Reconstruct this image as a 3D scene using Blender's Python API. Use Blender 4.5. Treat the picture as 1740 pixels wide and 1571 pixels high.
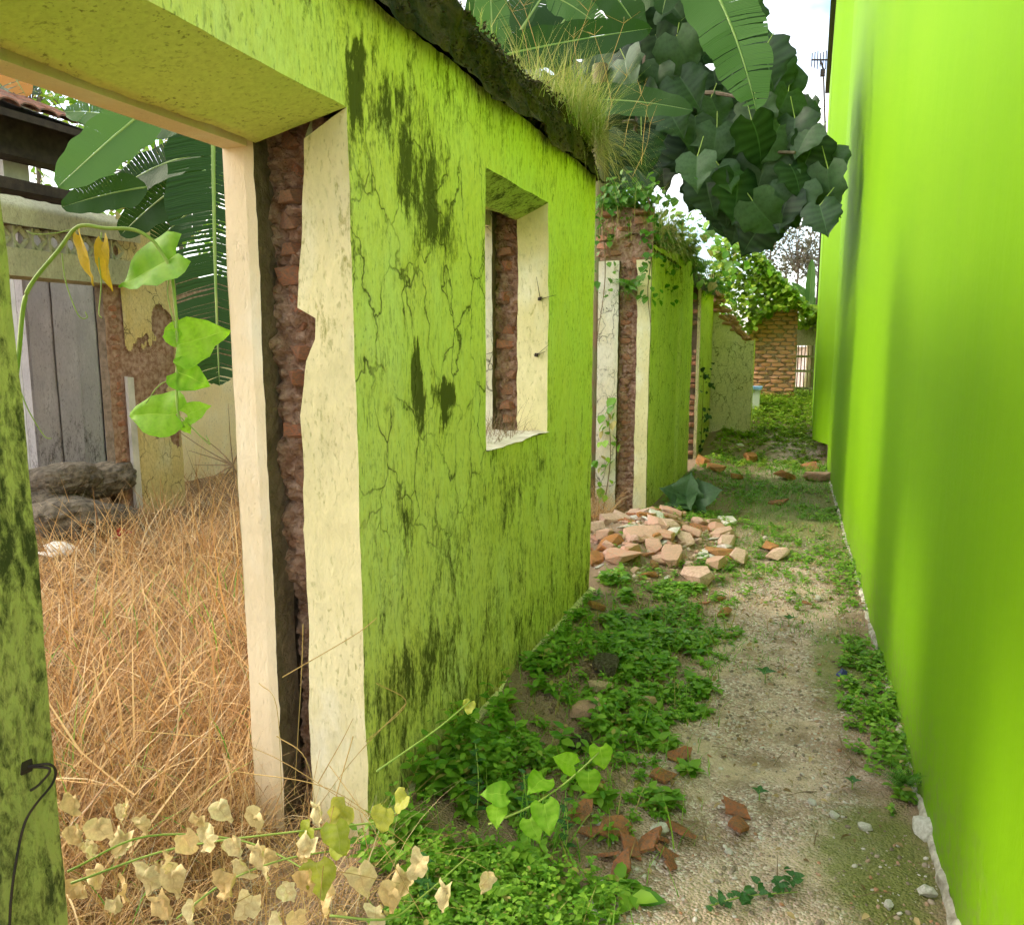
import bpy, bmesh, math, random
import numpy as np
from mathutils import Vector, Matrix, noise as mn
R = math.radians
rng = np.random.default_rng(7); rnd = random.Random(11)
sc = bpy.context.scene
for o in list(bpy.data.objects): bpy.data.objects.remove(o)
col = sc.collection

# ------------------------------------------------------------------ camera
W, H, F = 1740.0, 1571.0, 1340.0
CAM = Vector((0, 0, 1.5)); YAW, PITCH = R(20.5), R(8.4)
cam = bpy.data.cameras.new('camera'); cam.sensor_fit = 'HORIZONTAL'; cam.sensor_width = 36
cam.lens = 36 * F / W; cam.clip_start = .05; cam.clip_end = 2000
camo = bpy.data.objects.new('camera', cam); col.objects.link(camo)
camo.location = CAM; camo.rotation_euler = (R(90) - PITCH, 0, YAW); sc.camera = camo

# ------------------------------------------------------------------ sky, sun, exposure
SUN = Vector((-1.0, -.08, .66)).normalized()            # direction towards the sun
w = bpy.data.worlds.new('World'); sc.world = w; w.use_nodes = True
nt = w.node_tree; nt.nodes.clear()
sky = nt.nodes.new('ShaderNodeTexSky'); sky.sky_type = 'NISHITA'; sky.sun_disc = False
sky.sun_elevation = math.asin(SUN.z); sky.sun_rotation = math.atan2(SUN.x, SUN.y)
sky.air_density = 1.0; sky.dust_density = 2.0; sky.ozone_density = 1.0
tc = nt.nodes.new('ShaderNodeTexCoord'); mp = nt.nodes.new('ShaderNodeMapping')
mp.inputs['Scale'].default_value = (1.4, 1.4, 3.2)
nz = nt.nodes.new('ShaderNodeTexNoise'); nz.inputs['Scale'].default_value = 2.2; nz.inputs['Detail'].default_value = 8
rp = nt.nodes.new('ShaderNodeValToRGB'); rp.color_ramp.elements[0].position = .40; rp.color_ramp.elements[1].position = .66
mx = nt.nodes.new('ShaderNodeMix'); mx.data_type = 'RGBA'
bg = nt.nodes.new('ShaderNodeBackground'); bg.inputs['Strength'].default_value = .15
ow = nt.nodes.new('ShaderNodeOutputWorld')
nt.links.new(tc.outputs['Generated'], mp.inputs[0]); nt.links.new(mp.outputs[0], nz.inputs['Vector'])
nt.links.new(nz.outputs[0], rp.inputs[0]); nt.links.new(rp.outputs[0], mx.inputs[0])
nt.links.new(sky.outputs[0], mx.inputs[6]); mx.inputs[7].default_value = (6.9, 6.3, 5.3, 1)
nt.links.new(mx.outputs[2], bg.inputs[0]); nt.links.new(bg.outputs[0], ow.inputs[0])
sl = bpy.data.lights.new('sun', 'SUN'); sl.energy = .7; sl.angle = R(11); sl.color = (1, .90, .70)
so = bpy.data.objects.new('sun', sl); col.objects.link(so)
so.rotation_euler = SUN.to_track_quat('Z', 'Y').to_euler()
sc.view_settings.view_transform = 'Standard'; sc.view_settings.look = 'None'
sc.view_settings.gamma = 1; sc.view_settings.use_curve_mapping = False
sc.view_settings.exposure = 1.72
sc.cycles.max_bounces = 5; sc.cycles.diffuse_bounces = 4; sc.cycles.glossy_bounces = 2; sc.cycles.transmission_bounces = 3; sc.cycles.transparent_max_bounces = 2
sc.cycles.use_adaptive_sampling = True; sc.cycles.adaptive_threshold = .03; sc.cycles.caustics_reflective = False; sc.cycles.caustics_refractive = False

# ------------------------------------------------------------------ surveying helpers: where a sight line meets a real plane
_fw = Vector((-math.sin(YAW) * math.cos(PITCH), math.cos(YAW) * math.cos(PITCH), -math.sin(PITCH)))
_rt = Vector((math.cos(YAW), math.sin(YAW), 0)); _up = _rt.cross(_fw)
def ray(x, y): return _fw + _rt * ((x - W / 2) / F) - _up * ((y - H / 2) / F)
def on(x, y, ax, v):
    d = ray(x, y); return CAM + d * ((v - CAM[ax]) / d[ax])
def atd(x, y, d): return CAM + ray(x, y) * d
def G(x, y):                                              # on the ground
    p = on(x, y, 2, 0.0)
    for _ in range(6): p = on(x, y, 2, hgt(p.x, p.y))
    return p

# ------------------------------------------------------------------ small helpers
def tag(o, label=None, cat=None, group=None, kind=None):
    if label: o['label'] = label
    if cat: o['category'] = cat
    if group: o['group'] = group
    if kind: o['kind'] = kind
    return o
def empty(name, loc=(0, 0, 0)):
    o = bpy.data.objects.new(name, None); o.location = loc; o.empty_display_size = .1; col.objects.link(o); return o
def link(name, me, mat=None, parent=None, smooth=False):
    if mat is not None and not me.materials: me.materials.append(mat)
    if smooth: me.polygons.foreach_set('use_smooth', [True] * len(me.polygons))
    o = bpy.data.objects.new(name, me); col.objects.link(o)
    if parent is not None:
        o.parent = parent; o.matrix_parent_inverse = Matrix.Translation(parent.location).inverted() if parent.parent is None else Matrix()
        if parent.parent is not None: o.matrix_parent_inverse = parent_world(parent).inverted()
    return o
def parent_world(p):
    m = Matrix.LocRotScale(p.location, p.rotation_euler, p.scale)
    if p.parent is not None: m = parent_world(p.parent) @ p.matrix_parent_inverse @ m
    return m
def mesh(name, v, f, smooth=False):
    me = bpy.data.meshes.new(name); me.from_pydata([tuple(a) for a in v], [], [tuple(a) for a in f]); me.update()
    if smooth: me.polygons.foreach_set('use_smooth', [True] * len(me.polygons))
    return me
class MB:
    def __init__(s): s.v = []; s.f = []
    def add(s, v, f):
        n = len(s.v); s.v += [tuple(a) for a in v]; s.f += [tuple(i + n for i in q) for q in f]; return s
    def box(s, a, b, jit=0):
        x0, y0, z0 = a; x1, y1, z1 = b
        v = [Vector(p) for p in ((x0,y0,z0),(x1,y0,z0),(x1,y1,z0),(x0,y1,z0),(x0,y0,z1),(x1,y0,z1),(x1,y1,z1),(x0,y1,z1))]
        if jit: v = [p + Vector((rnd.uniform(-jit, jit), rnd.uniform(-jit, jit), rnd.uniform(-jit, jit))) for p in v]
        return s.add(v, ((0,3,2,1),(4,5,6,7),(0,1,5,4),(1,2,6,5),(2,3,7,6),(3,0,4,7)))
    def tube(s, pts, r, n=6, r1=None):
        pts = [Vector(p) for p in pts]; k = len(pts); base = len(s.v); r1 = r if r1 is None else r1
        for i, p in enumerate(pts):
            t = (pts[min(i + 1, k - 1)] - pts[max(i - 1, 0)]).normalized()
            a = t.cross(Vector((.3, .2, 1))).normalized() if abs(t.z) < .95 else t.cross(Vector((1, .1, 0))).normalized()
            b = t.cross(a); rr = r + (r1 - r) * i / max(k - 1, 1)
            for j in range(n):
                q = 2 * math.pi * j / n; s.v.append(tuple(p + a * (math.cos(q) * rr) + b * (math.sin(q) * rr)))
        for i in range(k - 1):
            for j in range(n):
                s.f.append((base + i*n + j, base + i*n + (j+1) % n, base + (i+1)*n + (j+1) % n, base + (i+1)*n + j))
        s.f.append(tuple(base + j for j in range(n))[::-1]); s.f.append(tuple(base + (k-1)*n + j for j in range(n)))
        return s
    def build(s, name, mat, parent=None, smooth=False): return link(name, mesh(name, s.v, s.f), mat, parent, smooth)
def bez(pts, n=8):                                        # smooth path through points
    P = [Vector(p) for p in pts]; P = [P[0] * 2 - P[1]] + P + [P[-1] * 2 - P[-2]]; out = []
    for i in range(1, len(P) - 2):
        for k in range(n):
            t = k / n; a, b, c, d = P[i-1], P[i], P[i+1], P[i+2]
            out.append(.5 * ((2*b) + (c - a)*t + (2*a - 5*b + 4*c - d)*t*t + (3*b - a - 3*c + d)*t**3))
    out.append(P[-2]); return out
def fbm(x, y, z, o=4): return mn.fractal(Vector((x, y, z)), 1.0, 2.0, o)
def sstep(a, b, x):
    t = min(1, max(0, (x - a) / (b - a))); return t * t * (3 - 2 * t)

# ------------------------------------------------------------------ material helpers
class NT:
    def __init__(s, name):
        s.m = bpy.data.materials.new(name); s.m.use_nodes = True; s.t = s.m.node_tree; s.t.nodes.clear()
        s.out = s.n('ShaderNodeOutputMaterial'); s.p = s.n('ShaderNodeBsdfPrincipled')
        s.t.links.new(s.p.outputs[0], s.out.inputs[0]); s._co = None
    def n(s, ty, **k):
        q = s.t.nodes.new(ty)
        for a, b in k.items(): setattr(q, a, b)
        return q
    def L(s, a, b): s.t.links.new(a, b)
    def set(s, sock, v):
        if hasattr(v, 'is_output') or isinstance(v, bpy.types.NodeSocket): s.L(v, sock)
        else: sock.default_value = v
    def co(s):
        if not s._co: s._co = s.n('ShaderNodeTexCoord').outputs['Object']
        return s._co
    def mapped(s, scale, rot=(0,0,0), loc=(0,0,0), co=None):
        m = s.n('ShaderNodeMapping'); m.inputs['Scale'].default_value = scale; m.inputs['Rotation'].default_value = rot
        m.inputs['Location'].default_value = loc; s.L(co or s.co(), m.inputs[0]); return m.outputs[0]
    def noise(s, scale, detail=5, rough=.55, vec=None, dist=0):
        q = s.n('ShaderNodeTexNoise'); q.inputs['Scale'].default_value = scale; q.inputs['Detail'].default_value = detail
        q.inputs['Roughness'].default_value = rough; q.inputs['Distortion'].default_value = dist; s.L(vec or s.co(), q.inputs['Vector'])
        return q.outputs[0]
    def ramp(s, v, stops):
        q = s.n('ShaderNodeValToRGB'); e = q.color_ramp.elements
        while len(e) < len(stops): e.new(.5)
        for i, (p, c) in enumerate(stops):
            e[i].position = p; e[i].color = (c, c, c, 1) if not hasattr(c, '__len__') else (*c, 1)
        s.L(v, q.inputs[0]); return q.outputs[0]
    def mix(s, f, a, b, blend='MIX'):
        q = s.n('ShaderNodeMix', data_type='RGBA', blend_type=blend); s.set(q.inputs[0], f)
        for k, v in ((6, a), (7, b)):
            if isinstance(v, (tuple, list)): q.inputs[k].default_value = (*v[:3], 1)
            else: s.L(v, q.inputs[k])
        return q.outputs[2]
    def math(s, op, a, b=0.0, c=0.0, clamp=False):
        q = s.n('ShaderNodeMath', operation=op, use_clamp=clamp)
        for i, v in enumerate((a, b, c)): s.set(q.inputs[i], v)
        return q.outputs[0]
    def xyz(s, co=None):
        q = s.n('ShaderNodeSeparateXYZ'); s.L(co or s.co(), q.inputs[0]); return q.outputs
    def blob(s, c, r, vec=None):                          # 1 in the middle of an ellipsoid, 0 outside
        q = s.n('ShaderNodeVectorMath', operation='SUBTRACT'); s.L(vec or s.co(), q.inputs[0]); q.inputs[1].default_value = c
        m = s.n('ShaderNodeVectorMath', operation='DIVIDE'); s.L(q.outputs[0], m.inputs[0]); m.inputs[1].default_value = r
        l = s.n('ShaderNodeVectorMath', operation='LENGTH'); s.L(m.outputs[0], l.inputs[0])
        return s.math('SUBTRACT', 1.0, l.outputs['Value'], clamp=True)
    def bump(s, h, strength=.3, dist=.01):
        q = s.n('ShaderNodeBump'); q.inputs['Strength'].default_value = strength; q.inputs['Distance'].default_value = dist
        s.L(h, q.inputs['Height']); s.L(q.outputs[0], s.p.inputs['Normal'])
    def fin(s, colr, rough=.8, spec=.3):
        s.set(s.p.inputs['Base Color'], (*colr, 1) if isinstance(colr, tuple) else colr)
        s.set(s.p.inputs['Roughness'], rough); s.p.inputs['Specular IOR Level'].default_value = spec
        return s.m
    def leafy(s, colr, trans=.35, rough=.45, tcol=None):  # principled + translucent
        s.fin(colr, rough, .4); t = s.n('ShaderNodeBsdfTranslucent'); mxs = s.n('ShaderNodeMixShader')
        c2 = colr if tcol is None else tcol
        s.set(t.inputs[0], (*c2, 1) if isinstance(c2, tuple) else c2)
        mxs.inputs[0].default_value = trans; s.L(s.p.outputs[0], mxs.inputs[1]); s.L(t.outputs[0], mxs.inputs[2]); s.L(mxs.outputs[0], s.out.inputs[0])
        return s.m
    def attr(s, name):
        q = s.n('ShaderNodeAttribute'); q.attribute_name = name; return q.outputs['Fac']
    def rand(s): return s.n('ShaderNodeObjectInfo').outputs['Random']

def simple(name, a, b, scale=8, rough=.8, bump=.3, dist=.008, bscale=60):
    t = NT(name); c = t.mix(t.ramp(t.noise(scale, 6), [(.35, 0.), (.65, 1.)]), a, b)
    t.bump(t.noise(bscale, 6), bump, dist); return t.fin(c, rough)
WX = -1.16                                                # plane of the near ruined wall

def plaster(name, base, alt, stain, blobs=(), low=1.1, lowamt=.6, cracks=True, streak=.55, pale=None, overall=.0, crackmask=None, speck=0.0, top=None, grain=.5, fleck=0.0, crackscale=8.5, softc=None):
    t = NT(name); x, y, z = t.xyz()
    c = t.mix(t.ramp(t.noise(2.3, 5), [(.35, 0.), (.68, 1.)]), base, alt)
    if pale: c = t.mix(t.math('MULTIPLY', t.ramp(t.noise(5.5, 6, vec=t.mapped((1, 1, .45))), [(.52, 0.), (.72, 1.)]), .7), c, pale)
    fine = t.noise(34, 6, .65, t.mapped((1, 1, .45)))
    gr_ = t.noise(64, 5, .75, t.mapped((1, 1, .5), loc=(2, 5, 1)), .4)
    c = t.mix(t.math('MULTIPLY', t.ramp(gr_, [(.42, 0.), (.62, 1.)]), grain), c, tuple(.55 * k for k in base))
    st = t.noise(11, 8, .75, t.mapped((1, 1, .30), loc=(3, 1, 0)), .5)           # drip streaks
    st2 = t.noise(46, 7, .78, t.mapped((1, 1, .36), loc=(1, 8, 0)), .7)
    lowm = t.math('MULTIPLY', t.ramp(z, [(.0, 1.), (low / 2.5 if low < 2.5 else 1, 0.)]) if False else t.math('SUBTRACT', 1.0, t.math('DIVIDE', z, low), clamp=True), lowamt)
    m = t.math('ADD', lowm, overall)
    if top: m = t.math('ADD', m, t.math('MULTIPLY', t.math('DIVIDE', t.math('SUBTRACT', z, top[0]), top[1], clamp=True), top[2]))
    wn = t.n('ShaderNodeTexNoise'); wn.inputs['Scale'].default_value = 6; wn.inputs['Detail'].default_value = 6; wn.inputs['Roughness'].default_value = .65; t.L(t.mapped((1, 1, .4)), wn.inputs['Vector'])
    wa = t.n('ShaderNodeVectorMath', operation='SUBTRACT'); t.L(wn.outputs['Color'], wa.inputs[0]); wa.inputs[1].default_value = (.5, .5, .5)
    wp = t.n('ShaderNodeVectorMath', operation='MULTIPLY_ADD'); t.L(wa.outputs[0], wp.inputs[0]); wp.inputs[1].default_value = (0, .30, .75); t.L(t.co(), wp.inputs[2])
    for bl in blobs: m = t.math('MAXIMUM', m, t.math('MULTIPLY', t.math('POWER', t.blob(bl[0], bl[1], wp.outputs[0]), .7), bl[2]))
    s1 = t.math('ADD', t.math('MULTIPLY', st, .75), t.math('MULTIPLY', st2, .45))
    s1 = t.math('MULTIPLY_ADD', t.math('SUBTRACT', s1, .6), 1.5, .6)
    d = t.math('ADD', t.math('ADD', s1, t.math('MULTIPLY', t.math('SUBTRACT', gr_, .5), .55)), t.math('MULTIPLY', m, .38))
    dark = t.ramp(d, [(.80, 0.), (1.04, 1.)])
    soft = t.ramp(t.math('ADD', st2, t.math('MULTIPLY', m, .34)), [(.46, 0.), (.80, 1.)])
    c = t.mix(t.math('MULTIPLY', soft, streak), c, softc or tuple(.35 * a + .65 * b for a, b in zip(stain, alt)))
    c = t.mix(t.math('MULTIPLY', dark, .92), c, stain)
    tiny = t.math('MULTIPLY', t.ramp(t.noise(75, 4, .6, t.mapped((1, 1, .40))), [(.57, 0.), (.66, 1.)]), t.ramp(t.noise(4, 5, .7), [(.42, .1), (.62, 1.)]))
    c = t.mix(t.math('MULTIPLY', tiny, .55 + speck), c, stain)
    if fleck:
        fl = t.math('MULTIPLY', t.ramp(t.noise(95, 4, .7, t.mapped((1, 1, .17), loc=(7, 2, 0)), .6), [(.54, 0.), (.62, 1.)]), t.ramp(t.math('ADD', t.noise(5.5, 6, .7, t.mapped((1, 1, .5), loc=(2, 9, 0))), t.math('MULTIPLY', m, .22)), [(.46, .03), (.68, 1.)]))
        c = t.mix(t.math('MULTIPLY', fl, fleck), c, tuple(2.2 * k for k in stain))
    h = t.math('ADD', t.math('MULTIPLY', fine, .6), t.math('SUBTRACT', t.math('MULTIPLY', t.noise(160, 3), .25), t.math('ADD', t.math('MULTIPLY', gr_, .5), t.math('MULTIPLY', tiny, .4))))
    if cracks:
        dn = t.n('ShaderNodeTexNoise'); dn.inputs['Scale'].default_value = 7; dn.inputs['Detail'].default_value = 4; t.L(t.co(), dn.inputs['Vector'])
        ad = t.n('ShaderNodeVectorMath', operation='MULTIPLY_ADD'); t.L(dn.outputs['Color'], ad.inputs[0]); ad.inputs[1].default_value = (.16, .16, .16); t.L(t.mapped((1, 1, .50)), ad.inputs[2])
        vo = t.n('ShaderNodeTexVoronoi', feature='DISTANCE_TO_EDGE'); vo.inputs['Scale'].default_value = crackscale; t.L(ad.outputs[0], vo.inputs['Vector'])
        cm = t.ramp(t.noise(3.1, 4), [(.44, 0.), (.56, 1.)])
        if crackmask: cm = t.math('MULTIPLY', t.math('MAXIMUM', t.math('MULTIPLY', t.blob(*crackmask), 2.2, clamp=True), .12), t.ramp(t.noise(4.1, 4), [(.32, 0.), (.5, 1.)]))
        cr = t.math('MULTIPLY', t.ramp(t.math('ADD', vo.outputs['Distance'], t.math('MULTIPLY', t.math('SUBTRACT', gr_, .5), .05)), [(.002, 1.), (.024, 0.)]), cm)
        halo = t.math('MULTIPLY', t.math('MULTIPLY', t.ramp(vo.outputs['Distance'], [(.0, 1.), (.11, 0.)]), cm), t.ramp(st2, [(.42, 0.), (.66, 1.)]))
        c = t.mix(t.math('MULTIPLY', halo, .55), c, tuple(.3 * a + .35 * b for a, b in zip(stain, alt)))
        c = t.mix(t.math('MULTIPLY', cr, .85), c, tuple(k * .6 for k in stain)); h = t.math('SUBTRACT', h, t.math('MULTIPLY', cr, 1.2))
    h = t.math('SUBTRACT', h, t.math('MULTIPLY', dark, .25))
    t.bump(h, .55, .006); return t.fin(c, .86, .2)

def pw(x, y, v=WX): return on(x, y, 0, v)
def bl(x, y, rx, ry, s, v=WX):                            # a stain on the near wall, its middle and extent found on the wall's plane
    c = pw(x, y, v); a = pw(x + rx, y, v); b = pw(x, y + ry, v)
    return ((v, c.y, c.z), (.5, abs(a.y - c.y) + .01, abs(b.z - c.z) + .01), s)
stains = [bl(700, 260, 75, 130, 1.15), bl(745, 380, 45, 120, 1.2), bl(690, 310, 35, 60, 1.25), bl(713, 660, 16, 60, 1.9), bl(754, 675, 13, 45, 1.9),
          bl(720, 1130, 120, 150, 1.05), bl(665, 1200, 70, 130, 1.0), bl(820, 1090, 60, 110, .8), bl(860, 850, 80, 120, .75), bl(690, 880, 25, 60, .95), bl(612, 190, 22, 95, 1.7),
          bl(900, 800, 60, 90, .7), bl(770, 930, 90, 130, .55), bl(640, 110, 20, 70, .9)]
M = {}
M['green'] = plaster('lime_plaster', (.90, .90, .40), (.96, .86, .34), (.055, .056, .022), stains, 1.5, .58, True, .6, (.97, .95, .60), overall=.10, top=(2.1, .32, .45), grain=.25, fleck=.65, crackscale=6.2, softc=(.74, .64, .12), crackmask=((WX, 2.40, 1.55), (.5, .85, .95)))
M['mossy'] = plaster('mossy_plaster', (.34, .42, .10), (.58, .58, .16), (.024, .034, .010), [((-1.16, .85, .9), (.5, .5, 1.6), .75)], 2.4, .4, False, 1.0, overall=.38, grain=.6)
M['soffit'] = plaster('soffit_plaster', (.74, .86, .22), (.82, .88, .26), (.09, .11, .025), [], .1, 0, False, .35, overall=.12, speck=.2, grain=.25)
M['jamb'] = plaster('cream_plaster', (.80, .71, .40), (.84, .76, .48), (.32, .30, .09), [((-1.27, 1.88, 1.85), (.2, .3, .45), .55), ((-1.3, 1.88, 1.25), (.1, .3, .35), .4)], .5, .25, False, .5, (.90, .88, .76), speck=.0, grain=.18, fleck=.15)
M['cream'] = plaster('inner_cream_plaster', (.84, .68, .45), (.86, .72, .50), (.28, .24, .16), [], .4, .15, False, .10, (.90, .82, .66), speck=-.4, grain=.08)
M['white'] = plaster('white_plaster', (.86, .82, .74), (.80, .70, .52), (.12, .10, .07), [], 3, .25, True, .4, grain=.25)
M['green2'] = plaster('stained_lime_plaster', (.90, .86, .46), (.94, .86, .42), (.03, .035, .012), [((-1.32, 8.4, 2.2), (1, 1.6, .5), .5)], .6, .3, True, .6, (.86, .84, .56), overall=.12, fleck=.8, grain=.35)
M['ochre'] = plaster('ochre_stained_plaster', (.74, .64, .36), (.82, .74, .48), (.09, .08, .05), [((-1, 12, 1.0), (.3, 1, .9), .45)], .5, .4, True, .7, (.84, .80, .60), overall=.2, fleck=.4)
M['yellow'] = plaster('yellow_plaster', (.62, .48, .20), (.66, .56, .28), (.05, .045, .02), [], .4, .5, True, .5, (.62, .60, .42), overall=.05)
M['creamsunlit'] = plaster('sunlit_cream_plaster', (.84, .68, .40), (.88, .76, .50), (.16, .14, .08), [], .5, .5, False, .4, (.90, .82, .62), grain=.2)  # cream plaster brightened so that its colour carries the sunlight
M['roofwhite'] = simple('old_whitewash', (.62, .60, .55), (.42, .41, .36), 6)

def brickmat(name, a, b, c, mort=.3):
    t = NT(name); cc = t.mix(t.rand(), a, b); cc = t.mix(t.ramp(t.noise(9, 6), [(.42, 0.), (.62, 1.)]), cc, c)
    cc = t.mix(t.math('MULTIPLY', t.ramp(t.noise(45, 5), [(.5, 0.), (.62, 1.)]), mort), cc, (.34, .29, .23))
    t.bump(t.math('ADD', t.noise(70, 6, .7), t.math('MULTIPLY', t.noise(18, 4), 1.0)), .8, .010); return t.fin(cc, .92, .15)
M['brick'] = brickmat('old_brick', (.52, .20, .10), (.44, .24, .14), (.30, .18, .12))
M['bricksunlit'] = brickmat('sunny_brick', (.86, .33, .15), (.80, .38, .22), (.72, .42, .28))  # brighter copy of the old brick with sunshine put into its colour
M['rubble'] = brickmat('broken_brick', (.72, .36, .24), (.80, .58, .46), (.66, .42, .31), .35)
M['tile'] = brickmat('clay_tile', (.62, .25, .11), (.55, .20, .09), (.34, .18, .11), .25)
M['orange'] = brickmat('orange_brick', (.56, .22, .06), (.52, .26, .10), (.40, .20, .09), .3)
M['mortar'] = simple('crumbled_mortar', (.26, .14, .085), (.48, .33, .24), 26, .95, 1.0, .02, 90)
M['core'] = simple('dark_wall_core', (.11, .085, .05), (.20, .15, .10), 14, .95, .9, .02, 34)
M['stone'] = simple('boulder_stone', (.085, .07, .05), (.24, .20, .145), 11, .95, 1.0, .03, 34)
M['chalk'] = simple('chalky_lump', (.74, .71, .64), (.55, .51, .43), 9, .9, .6, .01, 40)
M['moss'] = simple('wall_moss', (.022, .024, .007), (.11, .075, .030), 11, 1, 1.0, .03, 46)
M['sill'] = simple('sill_concrete', (.62, .60, .54), (.42, .39, .32), 16, .9, .4)
M['metal'] = simple('dark_wire', (.02, .018, .016), (.05, .03, .02), 30, .6, .1)
M['greywood'] = plaster('grey_boards', (.42, .40, .41), (.54, .51, .50), (.10, .09, .08), [], 1.2, .7, False, .7, (.70, .67, .66), overall=.15, grain=.25)
M['concrete'] = plaster('mossy_concrete', (.36, .36, .24), (.48, .47, .30), (.045, .045, .022), [], 3.2, .5, False, .8, (.56, .54, .36))
M['darkwood'] = simple('dark_timber', (.03, .022, .016), (.06, .045, .03), 12)
M['roottile'] = brickmat('roof_clay', (.33, .12, .06), (.24, .11, .07), (.12, .08, .06), .2)
M['red'] = simple('red_plastic', (.55, .02, .03), (.42, .02, .03), 10, .5, .1)
M['bluelid'] = simple('blue_lid', (.22, .42, .72), (.25, .45, .75), 8, .5, .05)
M['whitebox'] = simple('white_panel', (.75, .77, .76), (.68, .70, .70), 8, .6, .05)
M['straw'] = simple('dry_straw', (.50, .34, .12), (.40, .25, .08), 20)
M['twig'] = simple('twig_bark', (.16, .11, .06), (.24, .17, .09), 20)

def limewall():                                           # smooth fresh lime paint
    t = NT('lime_paint'); br = t.noise(14, 5, .6, t.mapped((1, 1, .05))); lo = t.noise(1.2, 3)
    x, y, z = t.xyz(); c = t.mix(t.ramp(lo, [(.3, 0.), (.7, 1.)]), (.165, .365, .001), (.185, .385, .002))
    c = t.mix(t.math('MULTIPLY', t.ramp(br, [(.5, 0.), (.75, 1.)]), .22), c, (.205, .41, .004))
    c = t.mix(t.math('MULTIPLY', t.ramp(t.noise(60, 3), [(.78, 0.), (.8, 1.)]), .3), c, (.10, .18, .02))
    sp = t.math('MULTIPLY', t.math('SUBTRACT', 1.0, t.math('DIVIDE', z, .42), clamp=True), t.ramp(t.noise(22, 7, .75), [(.44, 0.), (.66, 1.)]))
    c = t.mix(t.math('MULTIPLY', sp, .75), c, (.20, .19, .09))                      # mud splashed up from the path
    dr = t.math('MULTIPLY', t.ramp(t.noise(7, 6, .7, t.mapped((1, 1, .05), loc=(0, 3, 0))), [(.56, 0.), (.70, 1.)]), t.ramp(t.noise(1.7, 3), [(.45, 0.), (.65, 1.)]))
    c = t.mix(t.math('MULTIPLY', dr, .18), c, (.20, .33, .05)); chips = t.ramp(t.noise(38, 4, .7), [(.735, 0.), (.75, 1.)]); c = t.mix(t.math('MULTIPLY', chips, .5), c, (.33, .46, .10))
    t.bump(t.math('ADD', t.math('MULTIPLY', br, .8), t.math('ADD', t.math('MULTIPLY', t.noise(120, 5, .7, t.mapped((1, 1, .35))), .5), t.math('MULTIPLY', t.noise(7, 4), 1.2))), .35, .005)
    return t.fin(c, .7, .14)
M['lime'] = limewall()

def leafmat(name, a, b, trans=.35, rough=.45, vein=None, attr='rnd', tcol=None, brown=None):
    t = NT(name); f = t.attr(attr) if attr else t.rand(); c = t.mix(f, a, b)
    c = t.mix(t.math('MULTIPLY', t.ramp(t.noise(14, 3), [(.4, 0.), (.7, 1.)]), .35), c, tuple(k * .55 for k in a))
    if brown: c = t.mix(t.ramp(f, [(.88, 0.), (.9, 1.)]), c, brown)
    if vein: c = t.mix(t.math('MULTIPLY', t.attr('vein'), .8), c, vein)
    return t.leafy(c, trans, rough, tcol)
M['weed'] = leafmat('weed_leaf', (.10, .29, .018), (.38, .62, .06), .35, .5, brown=(.42, .36, .10))
M['far'] = leafmat('creeper_leaf', (.16, .34, .02), (.48, .60, .06), .4, .5)
M['fern'] = leafmat('fern_leaf', (.06, .20, .02), (.16, .34, .03), .4, .5)
def haymat():
    t = NT('dry_grass_blade'); c = t.ramp(t.attr('rnd'), [(0, (.18, .09, .035)), (.22, (.36, .19, .065)), (.5, (.53, .31, .11)), (.75, (.66, .45, .19)), (.93, (.80, .64, .38)), (1.0, (.48, .44, .30))]); return t.leafy(c, .25, .6)
M['hay'] = haymat()
M['topgrass'] = leafmat('wall_top_grass_blade', (.24, .36, .05), (.62, .52, .20), .3, .6)
M['greenblade'] = leafmat('green_grass_blade', (.12, .36, .03), (.30, .56, .08), .35, .5)
M['bigleaf'] = leafmat('dark_lobed_leaf', (.010, .036, .012), (.070, .150, .050), .20, .5, (.09, .18, .07), None)
M['heart'] = leafmat('heart_leaf', (.20, .46, .012), (.32, .62, .02), .45, .6, (.45, .70, .08), None)
M['dead'] = leafmat('withered_leaf', (.84, .60, .26), (.92, .82, .46), .22, .6, (.62, .42, .20), None)
M['yellowleaf'] = leafmat('yellow_leaf', (.72, .52, .02), (.66, .44, .03), .35, .6, (.55, .35, .03), None)
M['yg'] = leafmat('yellowing_leaf', (.40, .50, .04), (.62, .60, .10), .4, .5, (.6, .6, .2), None)
M['stem'] = simple('vine_stem', (.26, .38, .07), (.34, .45, .10), 20, .5, .1)
def bananamat(name, a, b, rib, tr=.3):
    t = NT(name); u = t.n('ShaderNodeUVMap'); wv = t.n('ShaderNodeTexWave'); wv.inputs['Scale'].default_value = 14; wv.inputs['Distortion'].default_value = .6
    t.L(u.outputs[0], wv.inputs[0]); c = t.mix(t.rand(), a, b); c = t.mix(t.math('MULTIPLY', wv.outputs['Fac'], .22), c, tuple(k * .5 for k in a))
    t.bump(wv.outputs['Fac'], .25, .006); m_ = t.leafy(c, tr, .52); t.p.inputs['Specular IOR Level'].default_value = .25; return m_
M['banana'] = bananamat('banana_blade', (.016, .058, .009), (.042, .11, .016), None)
M['bananalit'] = bananamat('banana_blade_lit', (.065, .16, .03), (.095, .21, .042), None, .3)  # lit copy of the banana blade, light put into its colour
M['bananadry'] = bananamat('banana_blade_dry', (.55, .25, .04), (.45, .22, .06), None, .3)
M['rib'] = simple('banana_rib', (.16, .28, .06), (.24, .34, .09), 8, .5, .1)
M['pseudostem'] = simple('banana_stem', (.16, .20, .07), (.20, .13, .06), 5, .6)
M['bark'] = simple('tree_bark', (.14, .11, .08), (.22, .18, .13), 12, .9, .7)

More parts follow.
